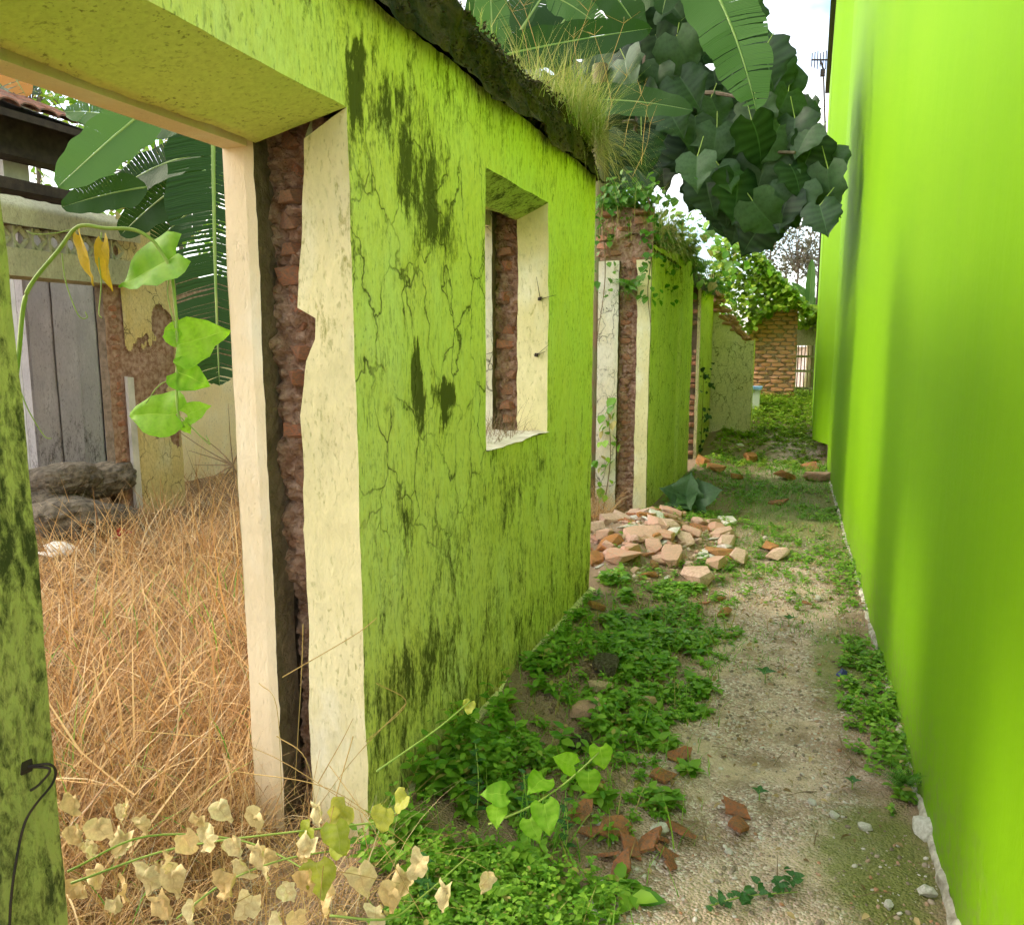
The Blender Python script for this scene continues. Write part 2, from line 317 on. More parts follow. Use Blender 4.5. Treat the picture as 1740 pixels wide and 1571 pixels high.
# ------------------------------------------------------------------ the ground: one sheet to the horizon
def hgt(x, y):
    h = .012 * fbm(x * 2.2, y * 2.2, 0, 4) + .010 * mn.noise(Vector((x * 7, y * 7, 3)))
    h += .095 * math.exp(-(((x + .86) / .26) ** 2 + ((y - 3.25) / .42) ** 2))
    h += .05 * math.exp(-(((x + .62) / .25) ** 2 + ((y - 2.45) / .35) ** 2))
    h += .14 * math.exp(-(((x + 1.12) / .55) ** 2 + ((y - 5.95) / .72) ** 2))
    h += .015 * math.exp(-(((x - .42) / .16) ** 2)) * sstep(1, 2, y) * (1 - sstep(20, 30, y))
    h += .05 * math.exp(-(((x + 1.1) / .18) ** 2)) * sstep(1, 2, y) * (1 - sstep(20, 30, y))
    h += .62 * sstep(10.6, 14.2, y) * (1 - sstep(-3.4, -2.0, -x) if x > 2 else 1)
    if x < -1.5: h += sstep(-1.5, -2.3, -abs(x)) * 0 + .10 * sstep(1.6, 3.0, -x) * (1 - sstep(14, 30, -x)) + .03 * fbm(x * .8, y * .8, 9, 3)
    return h
def groundmat():
    t = NT('alley_soil'); x, y, z = t.xyz()
    wob = t.math('MULTIPLY', t.math('SUBTRACT', t.noise(2.6, 5, .6), .5), .75)
    # gravel of crushed brick and pebbles
    v = t.n('ShaderNodeTexVoronoi'); v.inputs['Scale'].default_value = 115; t.L(t.co(), v.inputs['Vector'])
    sep = t.n('ShaderNodeSeparateColor'); t.L(v.outputs['Color'], sep.inputs[0])
    gr = t.ramp(sep.outputs[0], [(.0, (.34, .23, .18)), (.35, (.56, .42, .35)), (.62, (.66, .45, .37)), (.8, (.74, .60, .53)), (.95, (.90, .80, .74))])
    sand = t.mix(t.noise(30, 5), (.84, .65, .48), (.68, .50, .37))
    c = t.mix(t.ramp(t.noise(3.4, 6, .6), [(.44, 0.), (.62, .85)]), gr, sand)
    dirt = t.mix(t.noise(16, 6), (.22, .15, .09), (.44, .31, .20))
    c = t.mix(t.ramp(t.noise(5, 6, .65, t.mapped((1, 1, 1), loc=(4, 2, 0))), [(.50, 0.), (.66, .8)]), c, dirt)
    # damp soil under the plants at both walls
    side = t.math('ADD', t.math('ABSOLUTE', t.math('ADD', x, .10)), wob)
    c = t.mix(t.ramp(side, [(.26, 0.), (.42, .92)]), c, dirt)
    mossc = t.mix(t.noise(40, 5), (.12, .17, .03), (.24, .28, .05))
    mm = t.math('MAXIMUM', t.blob((.22, 3.9, 0), (.24, 1.0, 1)), t.blob((.26, 2.35, 0), (.30, .55, 1)))
    mm = t.math('MAXIMUM', mm, t.blob((0, 8.0, 0), (1.0, 3.6, 2)))
    c = t.mix(t.ramp(t.math('ADD', t.math('MULTIPLY', mm, .9), t.math('MULTIPLY', t.noise(14, 8, .8), .9)), [(.66, 0.), (.98, .75)]), c, mossc)
    # the yard behind the wall
    c = t.mix(t.math('GREATER_THAN', -1.5, x), c, t.mix(t.noise(9, 5), (.16, .10, .05), (.30, .20, .10)))
    t.bump(t.math('ADD', t.math('MULTIPLY', v.outputs['Distance'], -1.2), t.math('MULTIPLY', t.noise(28, 6, .7), 1.2)), .8, .012)
    return t.fin(c, .95, .15)
def axis(lo, hi, fine, far):
    a = list(np.arange(lo, hi + fine, fine)); s = fine
    while a[0] > -far: s *= 1.35; a.insert(0, a[0] - s)
    s = fine
    while a[-1] < far: s *= 1.35; a.append(a[-1] + s)
    return a
gx, gy = axis(-2.0, .6, .026, 600), axis(1.1, 6.5, .03, 600)
gv = [(x, y, hgt(x, y)) for y in gy for x in gx]; nx = len(gx)
gf = [(j*nx+i, j*nx+i+1, (j+1)*nx+i+1, (j+1)*nx+i) for j in range(len(gy)-1) for i in range(nx-1)]
tag(link('ground', mesh('ground', gv, gf), groundmat(), None, True), 'uneven alley ground of gravel, soil and moss between the walls', None, None, 'structure')

# ------------------------------------------------------------------ wall building
def wob3(p, a=.006):
    q = Vector(p) * 5.0; b = Vector(p) * 23
    return Vector(p) + Vector((mn.noise(q), mn.noise(q + Vector((9, 0, 0))), mn.noise(q + Vector((0, 9, 0))))) * a + Vector((mn.noise(b), mn.noise(b + Vector((5, 0, 0))), mn.noise(b + Vector((0, 5, 0))))) * (a * .3)
def coords(a, b, step, cuts=()):
    k = sorted(set([a, b] + [c for c in cuts if a < c < b])); out = []
    for p, q in zip(k[:-1], k[1:]):
        n = max(1, int(round((q - p) / step))); out += [p + (q - p) * i / n for i in range(n)]
    return out + [b]
def skin(fn, us, vs, hole=None, amp=.006):
    """grid of points fn(u, v) with cells left out where hole(u, v)"""
    v = [wob3(fn(a, b), amp) for b in vs for a in us]; n = len(us); f = []
    for j in range(len(vs) - 1):
        for i in range(n - 1):
            if hole and hole((us[i] + us[i+1]) / 2, (vs[j] + vs[j+1]) / 2): continue
            f.append((j*n+i, j*n+i+1, (j+1)*n+i+1, (j+1)*n+i))
    return v, f
def part(name, vf, mat, parent, smooth=True): return link(name, mesh(name, *vf), mat, parent, smooth)

def rock_mesh(name, seed, boxy=.5, n=16, dims=(1, 1, 1)):
    r = random.Random(seed); bm = bmesh.new()
    for i in range(n):
        p = Vector((r.uniform(-1, 1), r.uniform(-1, 1), r.uniform(-1, 1)))
        m = max(abs(p.x), abs(p.y), abs(p.z)); q = p / m * r.uniform(.82, 1.0); s = p.normalized() * r.uniform(.85, 1)
        p = q * boxy + s * (1 - boxy); bm.verts.new((p.x * .5 * dims[0], p.y * .5 * dims[1], p.z * .5 * dims[2]))
    g = bmesh.ops.convex_hull(bm, input=bm.verts); bmesh.ops.delete(bm, geom=[e for e in g['geom_interior'] if isinstance(e, bmesh.types.BMVert)], context='VERTS')
    me = bpy.data.meshes.new(name); bm.to_mesh(me); bm.free(); return me
BR = [rock_mesh('brick', 100 + i, .93, 22) for i in range(6)]
for m_ in BR: m_.materials.append(M['brick'])
BRP = [m_.copy() for m_ in BR]
for m_ in BRP: m_.materials[0] = M['bricksunlit']
def brick(loc, dims, parent, rot=(0, 0, 0), meshes=None, name='brick'):
    o = link(name, rnd.choice(meshes or BR), None, parent); o.location = loc; o.scale = dims; o.rotation_euler = rot; return o

EDGE = [(250, 519), (300, 514), (400, 512), (500, 506), (524, 505), (528, 536), (580, 538), (620, 520), (700, 510), (800, 515), (950, 520), (1100, 525), (1300, 528), (1420, 531)]
ez = [(on(px, py, 1, 1.88).z, on(px, py, 1, 1.88).x) for py, px in EDGE][::-1]
def edge_x(z): return float(np.interp(z, [a for a, b in ez], [b for a, b in ez])) + .006 * fbm(z * 9, 2, 0, 4)
def jamb(parent, y0, z0, z1, xf, mats, edge=None, gd=.10, xg=-.31, xi=-.41, sgn=1, bricks=True, lowcut=None, seed=0):
    """reveal facing -Y at y0: outer plaster from the face xf, torn edge, brick groove, inner plaster"""
    mo, mi = mats; zs = coords(z0, z1, .03)
    ed = edge or (lambda z: xf - .155 + .010 * fbm(z * 7, seed, 0, 4))
    cols = 7; v = []; f = []
    for z in zs:
        e = ed(z)
        for k in range(cols): v.append(wob3((xf + (e - xf) * k / (cols - 1), y0, min(z, z1 - .068 * k / (cols - 1) * (1 if parent is rw else 0)))))
        v.append(wob3((e + .004, y0 + .035, z)) + Vector((.004 * mn.noise(Vector((z * 40, 1, 1))), 0, 0)))
    n = cols + 1
    for j in range(len(zs) - 1):
        for i in range(n - 1): f.append((j*n+i, (j+1)*n+i, (j+1)*n+i+1, j*n+i+1))
    part('outer_reveal', (v, f), mo, parent, False)
    # inner plaster band with a side face towards the groove
    prof = [(xf + xg, y0 + gd), (xf + xg, y0 + .004), (xf + xg - .03, y0), (xf + xi, y0)]; v = []; f = []
    for z in zs:
        for k, (a, b) in enumerate(prof):
            jx = .004 * fbm(z * 14, 5 + seed, 0, 4) if k < 3 else 0
            v.append(wob3((a + jx, b, z), .004))
    for j in range(len(zs) - 1):
        for i in range(1, 3): f.append((j*4+i, (j+1)*4+i, (j+1)*4+i+1, j*4+i+1))
    part('inner_reveal', (v, f), mi, parent, False)
    part('groove_side', (v, [(j*4, (j+1)*4, (j+1)*4+1, j*4+1) for j in range(len(zs) - 1)]), M['core'], parent, False)  # side face in dark core material, the groove's shade put into its colour
    # mortar behind and between the bricks
    xa, xb = xf - .10, xf + xg - .01
    us, vs = coords(0, 1, .05), coords(z0, z1, .010)
    def gfn(u, z):
        d = gd * .66 + .024 * fbm(u * 3 + seed, z * 9, 1, 5) + .022 * fbm(u * 7, z * 38, 4 + seed, 4) + .012 * (abs((z / .074) % 1 - .5) * 2) ** 4
        if lowcut and z < lowcut: d += .06 * sstep(lowcut, lowcut - .12, z)
        return (xa + (xb - xa) * u, y0 + d, z)
    part('mortar_bed', skin(gfn, us, vs), M['mortar'], parent, False)
    if bricks:
        z = z0 + .05; k = 0
        while z < z1 - .04:
            deep = lowcut and z < lowcut
            if rnd.random() < (.35 if deep else .62):
                wd = rnd.uniform(.075, .115); cx = (xf - .155 + xf + xg) / 2 + rnd.uniform(-.014, .014)
                brick((cx, y0 + gd * .75 + (.06 if deep else 0) + rnd.uniform(.022, .046), z), (wd * rnd.uniform(.7, 1.2), .13, .058), parent, (rnd.uniform(-.1, .1), rnd.uniform(-.08, .08), rnd.uniform(-.12, .12)))
            z += .074; k += 1

# near ruined wall with the doorway and the window
D0, D1, DZ = .893, 1.88, 2.118
W0, W1, WZ0, WZ1 = 2.817, 3.588, 1.092, 2.152
YE, ZT, XB = 4.42, 2.43, -1.57
rw = tag(empty('ruined_wall', (WX, 2.6, 0)), 'stained lime green plaster wall with door and window openings and mossy top', 'wall')
def hole(y, z): return (D0 < y < D1 and z < DZ) or (W0 < y < W1 and WZ0 < z < WZ1)
ys = coords(D0, YE, .022, (D1, W0, W1)); zs = coords(-.08, ZT, .022, (DZ, WZ0, WZ1))
def topz(y, z): return z + (.012 * fbm(y * 5, 3, 0, 4) if z > ZT - .03 else 0)
part('plaster_face', skin(lambda y, z: (WX, y, topz(y, z)), ys, zs, hole), M['green'], rw)
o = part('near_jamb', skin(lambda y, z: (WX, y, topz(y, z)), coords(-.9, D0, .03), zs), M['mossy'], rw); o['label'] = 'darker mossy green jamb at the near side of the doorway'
part('back_face', skin(lambda y, z: (XB, y, z), coords(-.9, YE, .06, (D0, D1, W0, W1)), coords(-.08, ZT, .06, (DZ, WZ0, WZ1)), hole), M['cream'], rw)
part('wall_end', skin(lambda x, z: (x, YE, z), coords(XB, WX, .05), coords(-.08, ZT, .05)), M['green2'], rw)
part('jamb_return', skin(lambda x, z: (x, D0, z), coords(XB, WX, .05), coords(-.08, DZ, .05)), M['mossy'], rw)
part('window_jamb', skin(lambda x, z: (x, W0, z), coords(XB, WX, .05), coords(WZ0, WZ1, .05)), M['jamb'], rw)
jamb(rw, D1, -.05, DZ, WX, (M['jamb'], M['cream']), edge_x, .10, -.305, -.41, lowcut=.82, seed=1)
jamb(rw, W1, WZ0, WZ1, WX, (M['jamb'], M['white']), None, .08, -.285, -.41, seed=4)
def soff(zf, zb, xe, seed): return lambda x, y: (x, y, zf + (zb - zf) * min(1, (WX - x) / (WX - xe)) ** .8 + .006 * fbm(x * 6, y * 6, seed, 3))
def soffit(y0, y1, zf, zb, xe, seed, mat):
    ys_ = coords(y0, y1, .025); v = []; f = []; n = 10
    for y in ys_:
        e = xe + .016 * fbm(y * 6, seed, 0, 4)
        for k in range(9):
            x = WX + (e - WX) * k / 8; v.append(wob3((x, y, zf + (zb - zf) * k / 8)))
        v.append(wob3((e + .005, y, zb + .05)))
    for j in range(len(ys_) - 1):
        for i in range(n - 1): f.append((j*n+i, j*n+i+1, (j+1)*n+i+1, (j+1)*n+i))
    return part('soffit', (v, f), mat, rw)
soffit(D0 - .02, D1, DZ, 2.05, WX - .29, 2, M['soffit'])
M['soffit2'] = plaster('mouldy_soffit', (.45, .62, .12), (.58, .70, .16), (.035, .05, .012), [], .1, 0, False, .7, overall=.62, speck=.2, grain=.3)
soffit(W0, W1, WZ1, 2.083, WX - .16, 6, M['soffit2'])
MB().box((XB + .003, D0 - .05, 2.045), (WX - .325, D1 + .25, 2.20), .002).build('inner_lintel', M['cream'], rw)
MB().box((XB + .003, W0 + .002, 2.06), (WX - .29, W1 - .002, 2.20), .002).build('inner_lintel', M['white'], rw)
us, vs = coords(XB - .005, WX + .012, .03), coords(W0 - .01, W1 + .01, .03)
sv = skin(lambda x, y: (x, y, WZ0 + .004 + .006 * fbm(x * 8, y * 8, 0, 4) - .012 * (WX - x)), us, vs)
part('window_sill', sv, M['sill'], rw)
# solid brick core hidden between the plaster skins
cm = MB(); xa, xb = XB + .025, WX - .025
for a, b, c, d in ((-.88, D0 - .02, -.1, ZT), (D0 - .02, D1 + .12, DZ + .07, ZT), (D1 + .17, W0 - .02, -.1, ZT), (D1 + .12, D1 + .17, DZ + .07, ZT), (W0 - .02, W1 + .12, -.1, WZ0 - .02), (W0 - .02, W1 + .12, WZ1 + .06, ZT), (W1 + .12, YE - .02, -.1, ZT)):
    cm.box((xa, a, c), (xb, b, d))
cm.build('wall_core', M['core'], rw)
# lumpy moss-grown coping
us, vs = coords(-.9, YE + .02, .03), coords(0, 1, .055)
def cope(y, s):
    a = math.pi * s; rise = .25 * (1 + .25 * fbm(y * 2.2, 1, 0, 4)) * sstep(YE + .05, YE - .15, y)
    x = WX + .030 - (.47 * (.16 * s / .45 if s < .45 else .16 + .84 * (s - .45) / .55)); z = ZT - .03 + rise * 1.05 * min(1, s / .42 if s < .42 else (1 - s) / .2) + .035 * fbm(x * 9, y * 9, s * 3, 5) * math.sin(a)
    if s < .5: x += .035 * fbm(y * 7, s * 6, 2, 5) + .015
    return (x, y, z)
part('coping', skin(cope, us, vs, None, .035), M['moss'], rw)
pl = MB(); pv, pf = skin(lambda y, z: (WX + .028 + .006 * fbm(y * 4, z * 4, 0, 3), y, z), coords(D1 + .02, YE + .03, .03), [-.1, -.03, .03, .062])
pl.add(pv, pf); k = len(coords(D1 + .02, YE + .03, .03)); cs = coords(D1 + .02, YE + .03, .03)
pv2, pf2 = skin(lambda y, s: (WX + .028 * (1 - s) + .006 * fbm(y * 4, .062 * 4, 0, 3) * (1 - s), y, .062 + .01 * s), cs, [0, 1]); pl.add(pv2, pf2)
pl.box((WX - .1, YE + .001, -.1), (WX + .03, YE + .03, .06)); pl.build('plinth', M['green2'], rw)

# second ruined wall beyond the gap
X2, Y2, Y2E = -1.32, 6.98, 9.42
r2 = tag(empty('ruined_wall', (X2, 8, 0)), 'overgrown lime green wall stub with brick end beyond the rubble heap', 'wall')
def top2(y): return 2.36 + .06 * fbm(y * 2, 7, 0, 4) + .10 * sstep(7.2, 8.2, y) - .25 * sstep(9.1, 9.5, y)
part('plaster_face', skin(lambda y, s: (X2 + .004 + (.025 if y > 8.55 else 0), y, -.1 + s * (top2(y) + .1)), coords(Y2, Y2E, .04), coords(0, 1, .02)), M['green2'], r2)
part('wall_end', skin(lambda x, z: (x, Y2E, z), coords(X2 - .45, X2, .05), coords(-.1, 2.2, .1)), M['ochre'], r2)
jamb(r2, Y2, -.05, 2.24, X2, (M['jamb'], M['white']), lambda z: X2 - .115 - .012 * fbm(z * 5, 3, 0, 4) - .02 * sstep(1.9, 2.3, z), .09, -.285, -.47, seed=9)
MB().box((X2 - .46, Y2 + .14, -.1), (X2 - .015, Y2E - .02, 2.32)).build('wall_core', M['core'], r2)
for i in range(7):                                        # broken courses on top of the end
    z = 2.24 + .068 * i
    for k in range(3):
        if i > 4 and k != 1 and rnd.random() < .5: continue
        if rnd.random() < .6: brick((X2 - .10 - .16 * k + rnd.uniform(-.03, .03) - .03 * (i % 2), Y2 + .095 + rnd.uniform(-.03, .03), z), (rnd.uniform(.11, .19), .16, rnd.uniform(.045, .07)), r2, (rnd.uniform(-.08, .08), rnd.uniform(-.06, .06), rnd.uniform(-.2, .2)))
part('broken_masonry', skin(lambda x, z: (x, Y2 + .055 + .05 * fbm(x * 5, z * 6, 2, 5) + .10 * sstep(2.5, 2.72, z), z + .05 * fbm(x * 6, 1, 0, 3)), coords(X2 - .47, X2 - .01, .02), coords(2.18, 2.70, .02)), M['mortar'], r2, False)
part('coping', skin(lambda y, s: (X2 + .02 - s * .50, y, 2.30 + .18 * math.sin(math.pi * s) ** .6 * (1 + .5 * fbm(y * 2, s, 3, 4)) + .04 * fbm(y * 8, s * 4, 1, 4)), coords(Y2 + .04, Y2E, .05), coords(0, 1, .07)), M['moss'], r2)

# third wall stub: dark brick edge, then a wall that crosses towards the alley
r3 = tag(empty('ruined_wall', (-1.4, 11.3, 0)), 'dark brick wall stub with weathered ochre edge beside the broken cross wall', 'wall')
MB().box((-1.62, 10.62, -.1), (-1.37, 11.98, 2.25)).build('wall_core', M['core'], r3)
for i in range(30):
    for k in range(2):
        if rnd.random() < .5: brick((-1.56 + .125 * k + .03 * (i % 2), 10.625 + rnd.uniform(-.01, .015), .02 + i * .074), (.12, .08, .064), r3, (0, rnd.uniform(-.05, .05), rnd.uniform(-.08, .08)))
part('plaster_face', skin(lambda y, z: (-1.345, y, z), coords(10.58, 11.97, .06), coords(-.1, 2.35, .05)), M['ochre'], r3)
part('plaster_edge', skin(lambda x, z: (x, 10.575, z), coords(-1.385, -1.345, .02), coords(-.1, 2.35, .05)), M['ochre'], r3)
part('coping', skin(lambda y, s: (-1.30 - s * .36, y, 2.2 + .22 * math.sin(math.pi * s) ** .6 * (1 + .6 * fbm(y * 3, s, 3, 4))), coords(9.3, 11.9, .05), coords(0, 1, .08)), M['moss'], r3)
cw = tag(empty('cross_wall', (-1.1, 12, 0)), 'weathered ochre wall piece with broken sloping brick top across the alley', 'wall')
def ctop(x): return 2.0 - .42 * sstep(-1.35, -.85, x) + .03 * fbm(x * 9, 0, 0, 4)
XR = -.757
part('plaster_face', skin(lambda x, s: (x, 12.0, -.1 + s * (ctop(x) + .1)), coords(-1.46, XR, .03), coords(0, 1, .025)), M['ochre'], cw)
part('wall_edge', skin(lambda y, z: (XR + .002, y, z), coords(12.0, 12.18, .06), coords(-.1, 1.60, .05)), M['green2'], cw)
MB().box((-1.46, 12.03, -.1), (XR - .01, 12.17, 1.55)).build('wall_core', M['core'], cw)
for i in range(46):
    x = rnd.uniform(-1.44, -.80); t_ = rnd.random(); z = ctop(x) - .05 + t_ * max(.05, .42 * (1 - (x + 1.44) / .75))
    brick((x, 12.08 + rnd.uniform(-.06, .05), z), (rnd.uniform(.10, .2), .11, .06), cw, (rnd.uniform(-.3, .3), .25 + rnd.uniform(-.3, .3), rnd.uniform(-.4, .4)))

# ------------------------------------------------------------------ the smooth lime building on the right
def rx(y): return .473 - .0199 * y
lb = tag(empty('lime_building', (.45, 5, 0)), 'tall smooth bright lime green painted wall lining the right of the alley', 'building')
YR = 10.35; HT = 5.7
us = coords(.3, YR, .12); vs = [.0] + coords(.06, HT, .2)
def lw(y, z): return (rx(y) + .004 * fbm(y * .9, z * .5, 4, 3), y, z)
part('painted_face', skin(lw, us, vs, None, .002), M['lime'], lb)
MB().add([(rx(.3) + .05, .3, 0), (4.5, .3, 0), (4.5, YR - .01, 0), (rx(YR) + .05, YR - .01, 0), (rx(.3) + .05, .3, HT), (4.5, .3, HT), (4.5, YR - .01, HT), (rx(YR) + .05, YR - .01, HT)], ((0,3,2,1),(4,5,6,7),(0,1,5,4),(1,2,6,5),(2,3,7,6),(3,0,4,7))).build('building_body', M['lime'], lb)
def bc(y, z):                                             # outer end: a bay that steps into the alley
    return (.085 + .0 * y, y, z)
part('bay_face', skin(bc, coords(10.9, 15, .2), coords(.38, HT, .3), None, .002), M['lime'], lb)
v = []; f = []                                            # rounded corner into the bay
zz = coords(.30, HT, .3); pr_ = [(rx(YR) + .012, YR - .15), (rx(YR) - .012, YR + .08), (.17, YR + .28), (.115, YR + .45), (.085, YR + .56)]
for z in zz:
    for a, b in pr_: v.append((a, b, z))
for j in range(len(zz) - 1):
    for i in range(4): f.append((j*5+i, j*5+i+1, (j+1)*5+i+1, (j+1)*5+i))
part('rounded_corner', (v, f), M['lime'], lb)
MB().box((.10, YR + .55, .38), (4.5, 15, HT)).build('bay_body', M['lime'], lb)
MB().box((rx(YR) + .02, YR - .2, -.1), (1.0, 15, .40)).build('bay_footing', M['green2'], lb)
g = MB(); g.box((rx(YR) - .035, 8.6, 4.9), (rx(YR) + .02, 8.72, 5.2)); g.box((.02, YR - .2, HT), (.5, 15, HT + .12)); g.box((rx(8) - .05, .3, HT), (1, YR - .2, HT + .12)); g.build('roof_edge', M['metal'], lb)
# ragged unpainted mortar along the foot
us = coords(.35, YR - .1, .02); v = []; f = []
for y in us:
    hb = .016 + .026 * fbm(y * 4.3, 4, 0, 5) + .035 * max(0, fbm(y * 1.1, 8, 0, 2)) + .030 * sstep(2.6, 1.6, y); g0 = hgt(rx(y) - .02, y); hb = max(-.02, hb)
    for k, (dx, dz) in enumerate(((-.022, -.05), (-.016, hb * .35 - .006), (-.009, hb * .8 - .003), (.004, hb))):
        v.append((rx(y) + dx + .014 * fbm(y * 12, k * 3, 0, 4), y, g0 + dz + .008 * fbm(y * 20, k, 1, 3)))
for j in range(len(us) - 1):
    for i in range(3): f.append((j*4+i, j*4+i+1, (j+1)*4+i+1, (j+1)*4+i))
part('base_mortar', (v, f), simple('pale_base_mortar', (.66, .62, .52), (.22, .19, .13), 16, .9, .8, .012, 60), lb, False)
# antenna mast on a far roof
p0, p1 = atd(1403, 245, 14.0), atd(1399, 118, 14.0)
an = tag(empty('antenna', p0), 'thin television antenna mast rising beside the lime building', 'antenna')
MB().tube([(p0.x, p0.y, p0.z - 3.4), p0, p1], .022, 6, .014).build('mast', M['metal'], an)
b = MB(); ac = atd(1394, 102, 14.0); rgt = Vector((math.cos(YAW), math.sin(YAW), 0))
b.tube([ac - rgt * .16, ac + rgt * .18], .014)
for k in range(7):
    q = ac - rgt * (.15 - .05 * k); hh = .10 + .02 * (k % 3); b.tube([q + Vector((0, .05, -hh)), q + Vector((0, -.05, hh))], .009)
b.tube([p1, ac], .016); b.build('dipole_array', M['metal'], an)
MB().box((ac.x + .01, ac.y - .05, ac.z - .28), (ac.x + .09, ac.y + .03, ac.z - .17)).build('junction_box', M['metal'], an)

# ------------------------------------------------------------------ far end of the alley: brick pier, block wall, box
bp = tag(empty('brick_pier', (-.6, 14, .5)), 'sunlit orange brick wall under bright creepers at the alley end', 'wall')
bx0, bx1 = on(1268, 600, 1, 14).x, on(1353, 600, 1, 14).x; bz0, bz1 = .40, on(1330, 520, 1, 14).z
MB().box((bx0 + .01, 14.02, bz0), (bx1 - .01, 14.3, bz1 - .03)).build('mortar_bed', M['mortar'], bp)
z = bz0 + .03; k = 0
while z < bz1:
    x = bx0 + (.0 if k % 2 else -.1)
    while x < bx1 - .02:
        a, b_ = max(x, bx0), min(x + .205, bx1)
        if b_ - a > .03: brick(((a + b_) / 2, 14.04 + rnd.uniform(-.008, .012), z), (b_ - a + .01, .1, .062), bp, (0, rnd.uniform(-.02, .02), rnd.uniform(-.03, .03)), BRP)
        x += .212
    z += .069; k += 1
bw = tag(empty('block_wall', (.1, 14.6, .5)), 'grey concrete wall with a lattice opening beside the brick pier', 'wall')
gx0, gx1 = on(1348, 600, 1, 14.6).x, on(1392, 600, 1, 14.6).x; gzt, gzm, gzb = on(1370, 545, 1, 14.6).z, on(1370, 587, 1, 14.6).z, .3
MB().box((gx0, 14.6, gzm), (gx1 + .3, 14.75, gzt)).build('top_beam', M['concrete'], bw)
for a in (gx0, gx1 - .07): MB().box((a, 14.62, gzb), (a + .06, 14.73, gzm - .002)).build('post', M['concrete'], bw)
for i in range(6): MB().tube([(gx0 + .08 + i * .055, 14.66, gzb), (gx0 + .08 + i * .055, 14.66, gzm - .002)], .009, 5).build('bar', M['twig'], bw)
for zz_ in (.75, 1.05, 1.3): MB().box((gx0 + .062, 14.65, zz_), (gx1 - .072, 14.69, zz_ + .04)).build('rail', M['concrete'], bw)
p = on(1283, 690, 1, 13.2); q = on(1283, 660, 1, 13.2)
bxo = tag(empty('storage_box', (p.x, 13.2, p.z - .12)), 'small white box with a blue lid behind the cross wall', 'box')
MB().box((p.x - .10, 13.1, p.z - .10), (p.x + .07, 13.3, q.z - .012)).build('box_body', M['whitebox'], bxo)
MB().box((p.x - .13, 13.06, q.z - .01), (p.x + .10, 13.34, q.z + .035)).build('lid', M['bluelid'], bxo)
MB().box((p.x - .11, 13.09, p.z - .22), (p.x + .08, 13.31, p.z - .102)).build('foot', M['darkwood'], bxo)

# ------------------------------------------------------------------ scattering tools (numpy)
def np_mesh(name, v, f, rv=None, k=3, smooth=True):
    me = bpy.data.meshes.new(name); me.vertices.add(len(v)); me.vertices.foreach_set('co', np.asarray(v, np.float32).ravel())
    f = np.asarray(f, np.int32); me.loops.add(f.size); me.loops.foreach_set('vertex_index', f.ravel())
    me.polygons.add(len(f)); me.polygons.foreach_set('loop_start', np.arange(len(f), dtype=np.int32) * k); me.polygons.foreach_set('loop_total', np.full(len(f), k, np.int32))
    if smooth: me.polygons.foreach_set('use_smooth', np.ones(len(f), bool))
    me.update(calc_edges=True)
    if rv is not None:
        a = me.attributes.new('rnd', 'FLOAT', 'POINT'); a.data.foreach_set('value', np.asarray(rv, np.float32))
    return me
LV = np.array([(0,0,0),(-.27,.32,.07),(-.21,.68,.03),(0,1,-.10),(.21,.68,.03),(.27,.32,.07),(0,.34,0),(0,.7,-.03)], float)
LF = np.array([(0,6,1),(1,6,7),(1,7,2),(2,7,3),(0,5,6),(5,4,7),(5,7,6),(4,3,7)])
def euler(yaw, pitch, roll):
    cy, sy, cp, sp, cr, sr = np.cos(yaw), np.sin(yaw), np.cos(pitch), np.sin(pitch), np.cos(roll), np.sin(roll); o = np.zeros_like(cy); i = o + 1
    Z = np.stack([np.stack([cy,-sy,o],-1), np.stack([sy,cy,o],-1), np.stack([o,o,i],-1)], -2)
    X = np.stack([np.stack([i,o,o],-1), np.stack([o,cp,-sp],-1), np.stack([o,sp,cp],-1)], -2)
    Y = np.stack([np.stack([cr,o,sr],-1), np.stack([o,i,o],-1), np.stack([-sr,o,cr],-1)], -2)
    return Z @ X @ Y
def leaves(pos, yaw, pitch, roll, size, rv, tv=LV, tf=LF):
    Rm = euler(yaw, pitch, roll); v = np.einsum('mij,nj->mni', Rm, tv) * size[:, None, None] + pos[:, None, :]
    m, n = len(pos), len(tv); f = (tf[None] + (np.arange(m) * n)[:, None, None]).reshape(-1, tf.shape[1])
    return v.reshape(-1, 3), f, np.repeat(rv, n)
def join(parts):
    vs, fs, rs = [], [], []; o = 0
    for v, f, r in parts: vs.append(v); fs.append(f + o); rs.append(r); o += len(v)
    return np.concatenate(vs), np.concatenate(fs), np.concatenate(rs)
def blades(root, az, length, lean, curl, width, rv, seg=4):
    """grass blades: ribbons of tris that rise, lean and curl over"""
    m = len(root); t = np.linspace(0, 1, seg + 1); d = np.stack([np.cos(az), np.sin(az), 0 * az], -1); s = np.stack([-np.sin(az), np.cos(az), 0 * az], -1)
    ang = lean[:, None] + curl[:, None] * t[None]; dl = length[:, None] / seg
    hx = np.concatenate([np.zeros((m, 1)), np.cumsum(np.sin(ang[:, :-1]) * dl, 1)], 1); hz = np.concatenate([np.zeros((m, 1)), np.cumsum(np.cos(ang[:, :-1]) * dl, 1)], 1)
    c = root[:, None] + d[:, None] * hx[..., None]; c[..., 2] += hz
    wd = width[:, None] * (1 - t[None] ** 2 * .9); L_ = c - s[:, None] * wd[..., None]; R_ = c + s[:, None] * wd[..., None]
    v = np.stack([L_, R_], 2).reshape(m, -1, 3); f = []
    for i in range(seg): a = 2 * i; f += [(a, a+1, a+3), (a, a+3, a+2)]
    f = (np.array(f)[None] + (np.arange(m) * 2 * (seg + 1))[:, None, None]).reshape(-1, 3)
    return v.reshape(-1, 3), f, np.repeat(rv, 2 * (seg + 1))
